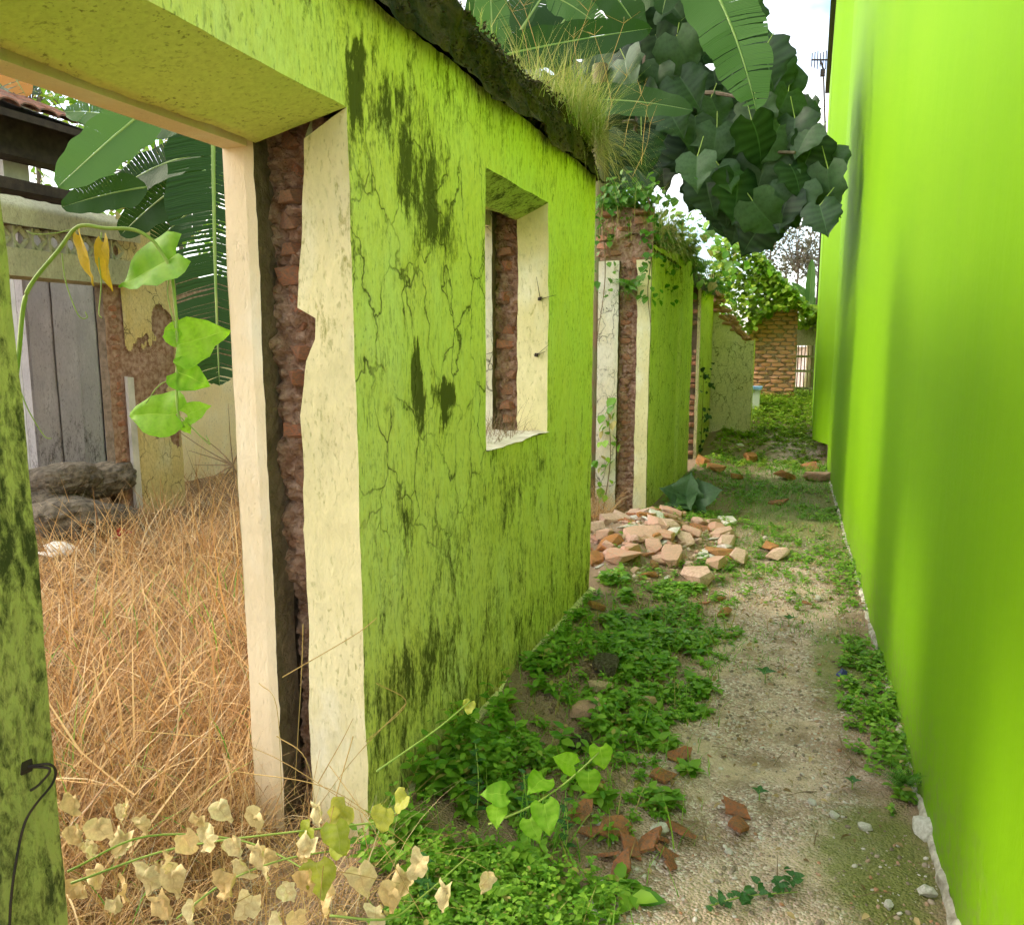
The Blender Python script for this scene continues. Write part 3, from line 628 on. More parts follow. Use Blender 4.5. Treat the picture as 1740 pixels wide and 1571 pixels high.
U = lambda a, b, n: rng.uniform(a, b, n)
hv = np.vectorize(hgt)
def put(name, parts, mat, label, cat, kind='stuff', parent=None, group=None):
    v, f, r = join(parts); o = link(name, np_mesh(name, v, f, r), mat, parent)
    return tag(o, label, cat, group, kind)

# weeds: small opposite-leaved plants in mats
def weeds(xs, ysn, hs, leafs, nl=10, spread=1.0):
    m = len(xs); z0 = hv(xs, ysn); P = []
    base = np.stack([xs, ysn, z0], -1); lean = U(0, 6.28, m); la = U(.05, .45, m) * spread
    for i in range(nl):
        t = (i // 2 + 1) / (nl / 2); h = hs * t
        pos = base.copy(); pos[:, 2] += h * np.cos(la); pos[:, 0] += np.cos(lean) * np.sin(la) * h; pos[:, 1] += np.sin(lean) * np.sin(la) * h
        yaw = (lean * 3 + (i % 2) * math.pi + (i // 2) * 1.45) + U(-.35, .35, m)
        P.append(leaves(pos, yaw, U(-.35, .5, m), U(-.4, .4, m), leafs * (1.15 - .45 * t) * U(.7, 1.25, m), np.clip(rng.normal(.45, .24, m), 0, 1)))
    P.append(blades(base, lean, hs * 1.02, la, 0 * la, np.full(m, .0016), np.full(m, .3), 2))
    return P
def region(n, xr, yr, dens):
    x = U(*xr, n); y = U(*yr, n); k = np.array([rnd.random() < dens(a, b) for a, b in zip(x, y)]); return x[k], y[k]
def patch(a, b, s=2.0, o=0.0, lo=-.05, hi=.25): return sstep(lo, hi, mn.noise(Vector((a * s + o, b * s, 1.7))) + .5 * mn.noise(Vector((a * s * 2.7, b * s * 2.7 + o, 5))))
def d_left(x, y):
    edge = -.30 - .10 * mn.noise(Vector((y * 1.6, 3, 0))) - .16 * sstep(2.2, 1.7, y) ; d = sstep(edge + .05, edge - .15, x)
    d *= .06 + .94 * patch(x, y, 3.4, 0, -.12, .16)
    d *= 1 - .9 * math.exp(-(((x + .84) / .17) ** 2 + ((y - 3.2) / .33) ** 2)); d *= 1 - .75 * math.exp(-(((x + .48) / .17) ** 2 + ((y - 2.35) / .28) ** 2))
    return d
P = []
x, y = region(3400, (-1.12, -.2), (1.75, 4.9), d_left)
hh = (.035 + .10 * np.clip((-.45 - x) / .55, 0, 1) * np.clip((3.4 - y) / 1.2, .25, 1)) * U(.6, 1.35, len(x))
hh *= np.array([.55 + 1.1 * max(0, mn.noise(Vector((a * 4, b * 4, 8))) + .3) for a, b in zip(x, y)])
P += weeds(x, y, hh, U(.020, .058, len(x)) * np.array([.75 + .6 * patch(a, b, 5, 3, -.1, .2) for a, b in zip(x, y)]))
n = 900; x2 = U(-1.1, -.25, n); y2 = U(1.6, 4.6, n); P.append(blades(np.stack([x2, y2, hv(x2, y2)], -1), U(0, 6.28, n), U(.04, .16, n), U(.1, 1.0, n), U(.1, 1.0, n), U(.001, .0026, n), np.clip(rng.normal(.6, .3, n), 0, 1), 4))
x, y = region(800, (-.95, -.35), (1.45, 1.95), lambda a, b: .8 * sstep(-.35, -.6, a)); P += weeds(x, y, U(.03, .10, len(x)), U(.018, .034, len(x)))
x, y = region(1100, (.12, .44), (2.1, 6.2), lambda a, b: sstep(.16, .34, a + .10 * mn.noise(Vector((b * 2, 1, 0)))) * (.10 + .9 * patch(a, b, 1.3, 4, -.05, .2)) * (.15 + .85 * sstep(2.7, 3.2, b)) )
P += weeds(x, y, U(.025, .08, len(x)), U(.022, .046, len(x)))
x, y = region(420, (-.3, .2), (1.9, 6), lambda a, b: .3 * patch(a, b, 3.0, 9, .15, .4)); P += weeds(x, y, U(.01, .03, len(x)), U(.012, .022, len(x)))
x, y = region(2600, (-1.25, .35), (4.6, 11), lambda a, b: (.15 + .85 * patch(a, b, 1.5, 2, -.15, .2)) * (1 - .9 * math.exp(-(((a + 1.0) / .5) ** 2 + ((b - 5.7) / .6) ** 2))))
P += weeds(x, y, U(.02, .06, len(x)), U(.022, .045, len(x)), 8)
put('ground_weeds', P, M['weed'], 'mat of small green leafy weeds covering the alley floor along both walls', 'weeds')
x, y = region(2800, (-1.2, .25), (9.8, 16), lambda a, b: sstep(9.8, 12, b)); P = weeds(x, y, U(.03, .13, len(x)) * (.5 + .5 * np.clip((y - 10) / 3, 0, 1)), U(.04, .09, len(x)), 8)
put('undergrowth', P, M['far'], 'dense bright green undergrowth on the rise at the alley end', 'undergrowth')
# moss-like short grass on the path
x, y = region(17000, (-1.1, .40), (3.6, 12), lambda a, b: .15 + .85 * patch(a, b, 2.1, 6, -.1, .25)); n = len(x)
P = [blades(np.stack([x, y, hv(x, y)], -1), U(0, 6.28, n), U(.012, .055, n) * (1 + .12 * (y - 4)), U(.2, 1.2, n), U(.1, .9, n), U(.0008, .0018, n) * (1 + .15 * (y - 4)), U(0, 1, n), 3)]
x, y = region(1600, (-1.0, .3), (4.2, 9), lambda a, b: 1.0); n = len(x)
put('path_grass', P, M['greenblade'], 'short green grass blades sprouting along the gravel path', 'grass')
P = [blades(np.stack([x, y, hv(x, y)], -1), U(0, 6.28, n), U(.04, .13, n), U(.5, 1.5, n), U(.1, .8, n), U(.0008, .0016, n), U(0, 1, n), 3)]
put('straw_litter', P, M['hay'], 'thin dry straw littering the path by the rubble', 'straw')

n = 520; x = U(-1.1, .38, n); y = U(1.5, 5.2, n)
P = [leaves(np.stack([x, y, hv(x, y) + U(.004, .03, n)], -1), U(0, 6.28, n), U(-.5, .5, n), U(-.8, .8, n), U(.012, .034, n), U(0, 1, n), LV * np.array([1, 1, 2.2]))]
put('leaf_litter', P, leafmat('litter_leaf', (.20, .12, .05), (.62, .46, .22), .15, .8), 'small brown dead leaves scattered over weeds and gravel', 'leaf litter')
# dry grass of the yard
n = 30000
xx = -1.5 - np.abs(rng.gamma(1.6, 1.0, n)); yy = U(.9, 7.2, n); k = (xx > -6.4) & (yy > .55 * (-xx - 1.5) * .55); xx, yy = xx[k], yy[k]; n = len(xx)
lump = np.array([.5 + .9 * mn.noise(Vector((a * 1.1, b * 1.1, 4))) for a, b in zip(xx, yy)])
P = [blades(np.stack([xx, yy, hv(xx, yy)], -1), U(0, 6.28, n), U(.18, .52, n) * np.clip(.75 + .5 * lump, .5, 1.3), U(.55, 1.55, n), U(-.4, 1.0, n), U(.0010, .0024, n) * np.clip((-xx) / 2.5, .8, 1.8), np.clip(rng.normal(.5, .28, n), 0, 1), 5)]
n = 9000; xx = U(-2.6, -1.45, n); yy = U(1.0, 2.6, n); k = (xx < -1.60) | (yy < 1.86); xx, yy = xx[k], yy[k]; n = len(xx)
P.append(blades(np.stack([xx, yy, hv(xx, yy)], -1), U(0, 6.28, n), U(.12, .36, n), U(.2, 1.2, n), U(.2, 1.4, n), U(.0008, .0022, n), np.clip(rng.normal(.5, .28, n), 0, 1), 5))
n = 500; xx = U(-1.45, -1.0, n); yy = U(1.25, 1.86, n)                    # sprawling over the threshold
P.append(blades(np.stack([xx, yy, hv(xx, yy)], -1), U(0, 6.28, n), U(.15, .42, n), U(.3, 1.3, n), U(.1, 1.0, n), U(.0006, .0016, n), np.clip(rng.normal(.6, .25, n), 0, 1), 5))
n = 2600; xx = -1.62 - np.abs(rng.gamma(1.4, .9, n)); yy = U(1.0, 6.5, n)                # broad bent blades and seed stalks
P.append(blades(np.stack([xx, yy, hv(xx, yy) + U(.02, .2, n)], -1), U(0, 6.28, n), U(.15, .5, n), U(.3, 1.5, n), U(-.4, 1.6, n), U(.0022, .0042, n), U(.2, .9, n), 5))
put('dry_grass', P, M['hay'], 'thick tangled golden dry grass filling the ruined yard', 'dry grass')
n = 260; xx = U(-3.2, -1.5, n); yy = U(1.2, 3.6, n)
put('green_shoots', [blades(np.stack([xx, yy, hv(xx, yy) + .05], -1), U(0, 6.28, n), U(.12, .34, n), U(.1, .8, n), U(.2, 1.0, n), U(.0015, .004, n), U(0, 1, n), 4)], M['greenblade'], 'sparse green shoots among the dry grass', 'grass')

# growth on top of the walls
P = []
def tuft(n, fx, fy, fz, ln, wd=(.0009, .0022), lean=(.05, .8), curl=(.1, 1.1), rv=(0, 1)):
    x, y, z = fx(n), fy(n), fz(n); P.append(blades(np.stack([x, y, z], -1), U(0, 6.28, n), U(*ln, n), U(*lean, n), U(*curl, n), U(*wd, n), U(*rv, n), 5))
tuft(2200, lambda n: U(-1.5, -1.10, n), lambda n: 4.38 - np.abs(rng.normal(0, .32, n)), lambda n: U(2.55, 2.68, n), (.12, .42))
tuft(420, lambda n: U(-1.24, -1.10, n), lambda n: U(4.18, 4.45, n), lambda n: U(2.50, 2.66, n), (.2, .5), lean=(1.2, 1.9), curl=(.6, 1.4), rv=(.5, 1))
tuft(300, lambda n: U(-1.5, -1.15, n), lambda n: U(1.6, 4.0, n), lambda n: U(2.60, 2.68, n), (.04, .14))
tuft(1300, lambda n: U(-1.8, -1.24, n), lambda n: U(6.95, 9.2, n), lambda n: U(2.4, 2.65, n), (.12, .42), (.0012, .0028))
tuft(420, lambda n: U(-1.36, -1.26, n), lambda n: U(7.25, 8.1, n), lambda n: U(2.40, 2.60, n), (.3, .7), (.0012, .0024), (1.3, 2.0), (.5, 1.3), (.6, 1))
put('wall_top_grass', P, M['topgrass'], 'yellow green grass tufts and hanging straw growing along the wall tops', 'grass')
P = []
n = 3000; y = U(1.5, 4.42, n); s = U(.03, .5, n)                           # moss cushions on the coping face
pp = np.array([cope(a, b) for a, b in zip(y, s)]); P.append(leaves(pp, U(0, 6.28, n), U(-.5, 1.2, n), U(-1, 1, n), U(.008, .022, n), U(0, 1, n)))
mo_ = leafmat('moss_frond', (.025, .030, .008), (.10, .075, .025), .1, .9)
put('moss_growth', P, mo_, None, None, 'stuff', rw)
# seed-head stalks standing over the wall top
ss = MB(); stalks = [((925, 130), (890, 10)), ((960, 140), (1000, 20)), ((985, 150), (975, 65)), ((1010, 170), (1060, 40)), ((1040, 180), (1010, 60)), ((1060, 250), (1090, 160)), ((1075, 300), (1105, 210)), ((1030, 220), (1065, 130)), ((900, 110), (870, 20)), ((1090, 280), (1100, 180))]
gs = tag(empty('grass_stalks', atd(1000, 200, 4.4)), 'thin dry grass stalks with seed heads standing on the mossy wall top', 'grass')
for a, b_ in stalks:
    d_ = rnd.uniform(4.3, 4.9); A, B = atd(*a, d_), atd(*b_, d_); m_ = (A + B) / 2 + Vector((rnd.uniform(-.03, .03), 0, .02))
    ss.tube(bez([A, m_, B], 4), .0018, 4, .001)
    for q in range(4):
        c_ = B + Vector((rnd.uniform(-.1, .1), rnd.uniform(-.05, .05), rnd.uniform(.02, .09))); ss.tube([B, c_], .0012, 3, .0006)
tag(ss.build('stalks', M['straw'], gs), kind='stuff')

# ferns and creepers on the second wall
def frond(mb_v, base, tip, w_, n=16):
    out = []; base, tip = Vector(base), Vector(tip); d = tip - base; ln = d.length; side = d.cross(Vector((0, -1, .2))).normalized()
    pos, yaw, pit, rol, siz = [], [], [], [], []
    for i in range(n):
        t = (i + .5) / n; p_ = base + d * t + Vector((0, 0, -.25 * ln * t * t))
        for s_ in (-1, 1):
            q = (side * s_ + d.normalized() * .5).normalized(); pos.append(p_); yaw.append(math.atan2(-q.x, q.y)); pit.append(math.asin(max(-1, min(1, q.z)))); siz.append(w_ * (1 - t * .8))
    m = len(pos); return leaves(np.array([tuple(a) for a in pos]), np.array(yaw), np.array(pit), U(-.3, .3, m), np.array(siz), U(.2, 1, m), LV * np.array([.6, 1, 1]))
def fern(base, n, ln, label, spread=(-1, 1)):
    P = []; o = empty('fern', base); tag(o, label, 'fern')
    for i in range(n):
        a = U(0, 6.28, 1)[0]; t = Vector(base) + Vector((math.cos(a) * ln * .8, math.sin(a) * ln * .6, rnd.uniform(*spread) * ln)); P.append(frond(None, base, t, ln * .20))
    v, f, r = join(P); ob = link('fronds', np_mesh('fronds', v, f, r), M['fern'], o); return o
fern((-1.50, 6.93, 2.02), 14, .24, 'bright green fern sprouting from the brick end of the wall stub', (-1, .5))
fern((-1.25, 8.6, 2.45), 14, .40, 'dark green fern arching over the top of the overgrown wall stub', (-.4, .9))
fern((-1.3, 7.6, 2.5), 16, .36, 'spreading fern on the near end of the overgrown wall stub', (-.3, .9))
fern((-1.25, 9.3, 2.4), 16, .42, 'dark drooping fern at the far end of the overgrown wall stub', (-.8, .6))
fern((-1.2, 10.8, 2.3), 12, .45, 'feathery fern on top of the dark brick wall stub', (-.6, .6))
fern((rx(2.75) - .05, 2.72, .07), 9, .12, 'small pale green fern at the foot of the lime wall', (.2, .9))
fern((rx(1.75) - .05, 1.80, .05), 6, .12, 'tiny fern by the lime wall nearest the viewer', (.2, .9))
def creeper(name, label, cat, pts, size, mat, stems=None, smat='twig', up=.2):
    pts = np.array(pts); m = len(pts); o = tag(empty(name, tuple(pts[0])), label, cat)
    v, f, r = join([leaves(pts, U(-1.2, 1.2, m) + math.pi, U(-1.5, -.2, m) * (1 - up) , U(-.6, .6, m), U(*size, m), U(0, 1, m), LV * np.array([1.45, 1, 1]))])
    link('foliage', np_mesh('foliage', v, f, r), mat, o)
    if stems:
        b = MB()
        for s_ in stems: b.tube(bez(s_, 5), .006, 5, .003)
        b.build('stem', M[smat], o)
    return o
pts = [(rnd.gauss(-1.55, .16), rnd.uniform(6.88, 7.3), 2.72 + abs(rnd.gauss(0, .10))) for _ in range(330)] + [(rnd.uniform(-1.42, -1.26), rnd.uniform(6.86, 6.96), rnd.uniform(1.9, 2.75)) for _ in range(45)] + [(rnd.uniform(-1.9, -1.6), rnd.uniform(6.85, 6.96), rnd.uniform(1.9, 2.7)) for _ in range(45)] + [(X2 + rnd.uniform(.01, .05), rnd.uniform(7, 8.2), rnd.uniform(1.9, 2.5)) for _ in range(40)] + [(rnd.uniform(-1.75, -1.22), rnd.uniform(7.0, 9.3), 2.42 + abs(rnd.gauss(0, .13))) for _ in range(520)]
creeper('creeper', 'light green creeper trailing over the brick end of the wall stub', 'vine', pts, (.04, .085), M['fern'], [[(-1.35, 6.93, 2.75), (-1.30, 6.92, 2.4), (-1.34, 6.94, 2.0), (-1.31, 6.94, 1.7)], [(-1.75, 6.93, 2.6), (-1.72, 6.94, 2.1), (-1.78, 6.95, 1.6)]])
pts = [(rnd.gauss(-1.66, .05), rnd.uniform(6.86, 6.95), rnd.uniform(.15, 1.05)) for _ in range(34)]
creeper('creeper', 'dark creeper climbing the white plaster edge beside the bare brick', 'vine', pts, (.06, .12), M['weed'], [[(-1.70, 6.93, 0), (-1.64, 6.93, .5), (-1.68, 6.93, 1.05)]])
pts = [(-1.34 + rnd.uniform(-.02, .05), rnd.uniform(10.5, 11.9), 1.15 - .0 * i + rnd.uniform(-1.05, .15)) for i in range(46)]
creeper('creeper', 'dark ivy strand climbing the ochre wall corner', 'vine', pts, (.05, .10), M['bigleaf'], [[(-1.33, 10.9, 0), (-1.32, 10.9, .6), (-1.33, 10.95, 1.2)]])
pts = []
top_ = [(1212, 418), (1245, 392), (1290, 425), (1330, 470), (1360, 505), (1392, 528)]; bot_ = [(1212, 560), (1262, 585), (1290, 548), (1315, 522), (1360, 522), (1392, 542)]
for _ in range(3600):
    px = rnd.uniform(1212, 1392); zt = np.interp(px, [k[0] for k in top_], [k[1] for k in top_]); zb = np.interp(px, [k[0] for k in bot_], [k[1] for k in bot_])
    py = zt + (zb - zt) * rnd.random() ** 1.1; py += 8 * mn.noise(Vector((px * .05, 3, 0))); q = on(px, py, 1, 13.86 + rnd.gauss(0, .12)); pts.append(tuple(q))
for _ in range(420): pts.append((rnd.uniform(bx1 - .05, gx1 + .2), 14.5 + rnd.gauss(0, .1), gzt + rnd.uniform(-.1, .28)))
creeper('creeper', 'bright sunlit yellow green creeper heaped over the brick pier', 'vine', pts, (.07, .13), M['far'], up=.35)
pts = [(rnd.gauss(-2.0, .5), rnd.uniform(9.0, 12.5), rnd.uniform(2.1, 3.2)) for _ in range(900)]
creeper('shrub', 'dark leafy shrub growing behind the overgrown wall stubs', 'shrub', pts, (.09, .16), M['weed'], up=.3)

# window debris, nails and wires
wd = tag(empty('twig_bundle', (WX - .2, W1 - .1, WZ0)), 'dry brown twigs and straw piled on the window sill', 'twigs')
n = 240; P = [blades(np.stack([U(-1.47, -1.22, n), U(3.05, 3.58, n), np.full(n, WZ0 + .0)], -1), U(0, 6.28, n), U(.05, .22, n), U(.2, 1.4, n), U(.1, 1.2, n), U(.0006, .0014, n), U(0, .6, n), 4)]
v, f, r = join(P); link('twigs', np_mesh('twigs', v, f, r), M['twig'], wd)
for i, (xy, lab) in enumerate((((918, 508), 'small rusty nail cluster high on the window reveal'), ((912, 603), 'rusty nail with bent wire lower on the window reveal'))):
    c = on(*xy, 1, W1); o = tag(empty('nail', c), lab, 'nail'); b = MB().box((c.x - .007, c.y - .015, c.z - .008), (c.x + .007, c.y + .01, c.z + .008), .002)
    b.build('nail_head', M['metal'], o); b = MB()
    for q in range(3): b.tube([c, c + Vector((rnd.uniform(-.03, .09), -.03, rnd.uniform(-.02, .10)))], .0018, 4, .001)
    b.build('bent_wire', M['metal'], o)
c = pw(45, 1302); o = tag(empty('hanging_wire', c), 'black wire looped through a hole in the mossy near jamb', 'wire')
def q_(x, y, d): p = pw(x, y); return (p.x + d, p.y, p.z)
MB().tube(bez([q_(45, 1302, 0), q_(60, 1292, .03), q_(72, 1305, .03), q_(72, 1330, .02), q_(50, 1362, .015), q_(33, 1395, .012), q_(20, 1450, .012), q_(10, 1520, .012), q_(6, 1600, .012)], 6), .0022, 6).build('wire', M['metal'], o)
MB().tube(bez([q_(45, 1302, .0), q_(62, 1300, .03), q_(45, 1325, .03), q_(32, 1338, .025)], 5), .0022, 6).build('short_end', M['metal'], o)
mb = rock_mesh('socket', 5, .2, 20); oo = link('socket', mb, M['metal'], o); oo.location = c; oo.scale = (.01, .03, .03)

# ------------------------------------------------------------------ rubble, tiles, stones
CH = {}
def chunks(key, mat, boxy, dims, n=7, pts=18):
    CH[key] = [rock_mesh('fragment', hash_(key) + i, boxy, pts, dims) for i in range(n)]
    for m_ in CH[key]: m_.materials.append(M[mat])
def shard(seed):
    r = random.Random(seed); k = r.randint(4, 6); ang = sorted(r.uniform(0, 6.28) for _ in range(k)); ang = [2 * math.pi * i / k + r.uniform(-.35, .35) for i in range(k)]; P_ = []
    for a in ang: P_.append(Vector((.75 * math.cos(a) * r.uniform(.7, 1), .42 * math.sin(a) * r.uniform(.7, 1))))
    out = []
    for i in range(k):
        a, b = P_[i], P_[(i + 1) % k]
        for q in range(3): out.append(a + (b - a) * (q / 3) + Vector((r.uniform(-.025, .025), r.uniform(-.025, .025))))
    n = len(out); cv = r.choice((.0, .35, .7)); f3 = lambda p, z: (p.x, p.y, z - cv * p.y * p.y); v = [f3(Vector((0, 0)), .07)] + [f3(p * .5, .07) for p in out] + [f3(p, .06 + r.uniform(-.01, .01)) for p in out] + [f3(p * .97, -.06) for p in out] + [f3(Vector((0, 0)), -.06)]
    f = []
    for i in range(n):
        j = (i + 1) % n; f += [(0, 1 + i, 1 + j), (1 + i, 1 + n + i, 1 + n + j, 1 + j), (1 + n + i, 1 + 2*n + i, 1 + 2*n + j, 1 + n + j), (1 + 3*n, 1 + 2*n + j, 1 + 2*n + i)]
    return mesh('fragment', v, f)
def hash_(s): return sum(ord(c) * (i + 3) for i, c in enumerate(s)) * 13
chunks('rub', 'rubble', .8, (1.3, .8, .5), 14, 22); chunks('tile', 'tile', .85, (1.4, .8, .22)); chunks('orange', 'orange', .75, (1.35, .8, .4))
CH['tile'] = [shard(i) for i in range(9)]
for m_ in CH['tile']: m_.materials.append(M['tile'])
chunks('stone', 'stone', .35, (1.3, 1, .75), 5, 40); chunks('chalk', 'chalk', .4, (1.2, .9, .7), 5, 24); chunks('slab', 'chalk', .9, (1.7, .8, .22), 4)
def frag(name, key, p, size, label, cat, group=None, rot=None, sink=.25, top=0.0):
    o = link(name, rnd.choice(CH[key])); s = size; o.scale = (s, s, s)
    o.location = (p.x, p.y, p.z + s * (.30 if key not in ('tile', 'slab') else .10) * (1 - sink) + top)
    o.rotation_euler = rot or (rnd.uniform(-.35, .35), rnd.uniform(-.35, .35), rnd.uniform(0, 6.28)); return tag(o, label, cat, group)
def GZ(x, y, top=0): return Vector((x, y, hgt(x, y) + top))
# the heap between the wall and the stub
for i in range(210):
    a = rnd.uniform(0, 6.28); r_ = rnd.random() ** .6; x = -1.0 + .72 * r_ * math.cos(a); y = 5.75 + .85 * r_ * math.sin(a)
    if x > -.45: continue
    sz = .04 + .145 * rnd.random() ** 1.8; big = 'larger' if sz > .10 else 'small'
    where = 'on the crown' if r_ < .45 else ('at the near front' if y < 5.45 else 'under the brick end' if y > 6.2 else 'beside the green wall' if x < -1.0 else 'beside the path')
    key, what = rnd.choice((('rub', 'pale pink brick lump'), ('rub', 'pale pink brick lump'), ('rub', 'pale pink brick lump'), ('orange', 'orange brick chunk'), ('slab', 'whitish plaster flake'), ('tile', 'red tile shard')))
    frag('brick_fragment' if key != 'slab' else 'plaster_flake', key, GZ(x, y), sz, f'{big} {what} in the rubble heap, {where}', 'rubble', f'{big} {what}s {where} of the heap', top=.02 * (1 - r_) * rnd.random(), sink=.55)
for i, (x, y, s, key, lab) in enumerate((
    (1140, 955, .19, 'rub', 'squarish pale brick lump at the front of the rubble heap'), (1185, 985, .20, 'rub', 'brown brick lump at the lowest corner of the rubble heap'), (1095, 925, .24, 'rub', 'long tan slab of brick in the middle of the rubble heap'),
    (1060, 955, .22, 'rub', 'flat reddish brick at the left front of the rubble heap'), (1215, 965, .16, 'rub', 'pinkish wedge of brick right of the rubble heap'), (1255, 955, .16, 'rub', 'mossy brown brick lump at the right end of the heap'),
    (1235, 885, .20, 'slab', 'pale cream plaster slab lying behind the rubble heap'), (1228, 915, .17, 'rub', 'pair of pink bricks half buried right of the heap'), (1015, 886, .13, 'orange', 'orange brick lump at the top left of the rubble heap'),
    (1310, 938, .17, 'orange', 'curved orange tile shard lying on the mossy path'), (1320, 950, .15, 'rub', 'pale brick shard touching the curved orange tile on the path'),
    (1195, 790, .26, 'orange', 'large orange brick lump at the foot of the dark brick stub'), (1215, 800, .20, 'orange', 'orange brick chunk leaning beside the larger lump by the stub'), (1253, 770, .26, 'chalk', 'pale yellowish plaster lump in front of the cross wall'),
    (1275, 783, .24, 'orange', 'flat bright orange brick below the pale plaster lump'), (1303, 765, .34, 'rub', 'big reddish brick boulder at the corner of the cross wall'), (1345, 775, .22, 'tile', 'small orange tile shard lying on the far grass'),
    (1335, 815, .24, 'orange', 'long cream and orange brick lying across the path'), (1375, 797, .32, 'tile', 'pinkish broken slab by the foot of the lime wall'), (1388, 817, .24, 'rub', 'pink brick end touching the lime wall'),
    (1320, 855, .17, 'tile', 'thin orange shard alone on the far mossy path'), (1205, 835, .16, 'orange', 'orange wedge of brick beside the round pale stone'), (1250, 815, .17, 'orange', 'orange brick fragment in the shaded far weeds'),
    (1190, 848, .12, 'chalk', 'round pale stone under the wide dark leaf'), (1230, 1045, .09, 'orange', 'orange brick bit in weeds below the heap'), (1225, 1020, .07, 'orange', 'small orange bit just under the rubble heap'), (1195, 1025, .06, 'tile', 'tiny reddish bit left of the orange ones below the heap'),
    (1370, 1025, .055, 'tile', 'rounded red brick pebble on the gravel path'), (1390, 1020, .06, 'chalk', 'whitish pebble beside the red brick pebble'))):
    frag('brick_fragment' if key != 'chalk' else 'stone', key, G(x, y), s, lab, 'rubble' if key != 'chalk' else 'stone')
# roof tile shards by the weeds
for i, (x, y, s, lab) in enumerate((
    (1125, 1325, .085, 'half-round red tile lying along the path edge'), (1155, 1418, .085, 'angular orange tile shard with a fresh broken face'), (1045, 1415, .095, 'broad orange tile shard standing among weeds'), (1075, 1450, .070, 'small upright red tile chip below the broad shard'),
    (1098, 1440, .085, 'dark mossy tile shard between the red ones'), (1010, 1345, .075, 'red tile corner poking from the leaves by the bright vine'), (985, 1390, .08, 'rust red tile shard left of the tile scatter'), (1130, 1455, .06, 'flat pinkish tile chip at the gravel edge'),
    (1120, 1432, .07, 'brown tile shard under the angular orange one'), (1250, 1385, .07, 'smooth reddish tile chip alone on the gravel'), (1255, 1410, .085, 'pale orange tile shard pointing right on the gravel'), (1155, 1290, .075, 'dark tile piece beside the half-round red tile'),
    (1055, 1480, .08, 'long dark tile shard half hidden at the weed edge'), (1035, 1460, .06, 'red chip behind the long dark tile shard'), (1140, 1475, .05, 'narrow red tile splinter nearest the gravel'), (1000, 1420, .06, 'small red tile chip under weeds left of the scatter'), (1235, 1372, .04, 'tiny red tile chip on the gravel'))):
    frag('tile_fragment', 'tile', G(x, y), s * 1.15, lab, 'tile', 'roof tile shards by the path', (rnd.uniform(-.6, .6), rnd.uniform(-.6, .6), rnd.uniform(0, 6.28)), 0, .012)
# soil lumps and stones in the weeds along the wall
for i, (x, y, s, key, lab) in enumerate((
    (1000, 1215, .13, 'rub', 'tan stone wedge on the bare soil mound'), (1030, 1140, .13, 'stone', 'brown earth-covered stone at the top of the soil mound'), (1020, 1175, .10, 'rub', 'flat tan stone beside the soil mound'), (985, 1270, .10, 'stone', 'rough grey brown stone below the soil mound'),
    (1100, 1195, .07, 'rub', 'half buried tan stone right of the soil mound'), (832, 1310, .11, 'slab', 'large white plaster flake lying in the weeds'), (845, 1262, .07, 'slab', 'smaller white plaster flake behind the large one'), (1025, 1405, .045, 'chalk', 'white crumb of plaster by the tile scatter'),
    (1120, 1415, .055, 'chalk', 'grey white plaster crumb among the tiles'), (935, 1550, .05, 'chalk', 'knobbly grey pebble at the bottom weeds'), (892, 1556, .03, 'chalk', 'smooth white pebble at the bottom weeds'), (1005, 1545, .06, 'slab', 'flat pale chip at the bottom edge'),
    (1015, 1035, .09, 'orange', 'dark red brick at the foot of the wall corner'), (1380, 1365, .028, 'chalk', 'white pebble in the middle of the path'), (1417, 1387, .03, 'chalk', 'larger white pebble near the middle of the path'), (1470, 1408, .04, 'chalk', 'pale grey pebble right of the path'),
    (1238, 1448, .028, 'chalk', 'white pebble on the near gravel'), (1570, 1415, .085, 'chalk', 'crumbly white mortar lump fallen from the lime wall'), (1575, 1520, .05, 'chalk', 'whitish crumb near the base of the lime wall'), (1510, 1540, .03, 'chalk', 'small white pebble near the bottom right'), (1440, 1120, .03, 'chalk', 'pale pebble in the weeds by the lime wall'))):
    frag('stone' if key in ('stone', 'chalk', 'rub') else 'plaster_flake', key, G(x, y), s, lab, 'stone' if key in ('stone', 'chalk', 'rub') else 'plaster flake')
# pebbles and crumbs nobody could count
def pebbles(name, n, xr, yr, dens, sz, mat, label, hup=0):
    ico = bmesh.new(); bmesh.ops.create_icosphere(ico, subdivisions=1, radius=.5); tv = np.array([tuple(v_.co) for v_ in ico.verts]); tf = np.array([[v_.index for v_ in f_.verts] for f_ in ico.faces]); ico.free()
    x, y = region(n, xr, yr, dens); m = len(x); s = sz[0] * (sz[1] / sz[0]) ** (rng.random(m) ** 2.2); tv = tv * np.array([1.2, .9, .6]) * (1 + .25 * rng.standard_normal((len(tv), 1)))
    v, f, r = leaves(np.stack([x, y, hv(x, y) + s * .12], -1), U(0, 6.28, m), U(-.6, .6, m), U(-.6, .6, m), s, rng.random(m), tv, tf)
    tag(link(name, np_mesh(name, v, f, r, 3, False), mat), label, name, None, 'stuff')
def pebmat(name, stops):
    t = NT(name); c = t.ramp(t.attr('rnd'), stops); c = t.mix(t.math('MULTIPLY', t.noise(60, 4), .4), c, (.12, .09, .06)); return t.fin(c, .9, .2)
pm = pebmat('gravel_stones', [(0, (.20, .15, .11)), (.3, (.40, .32, .26)), (.55, (.52, .40, .32)), (.7, (.56, .26, .14)), (.8, (.58, .50, .44)), (.95, (.84, .78, .72))])
pebbles('gravel', 15000, (-.75, .42), (1.3, 6.5), lambda a, b: sstep(-.75, -.25, a) * (.25 + .75 * patch(a, b, 1.8, 3, -.3, .3)), (.004, .020), pm, 'loose gravel and brick grit scattered over the path')
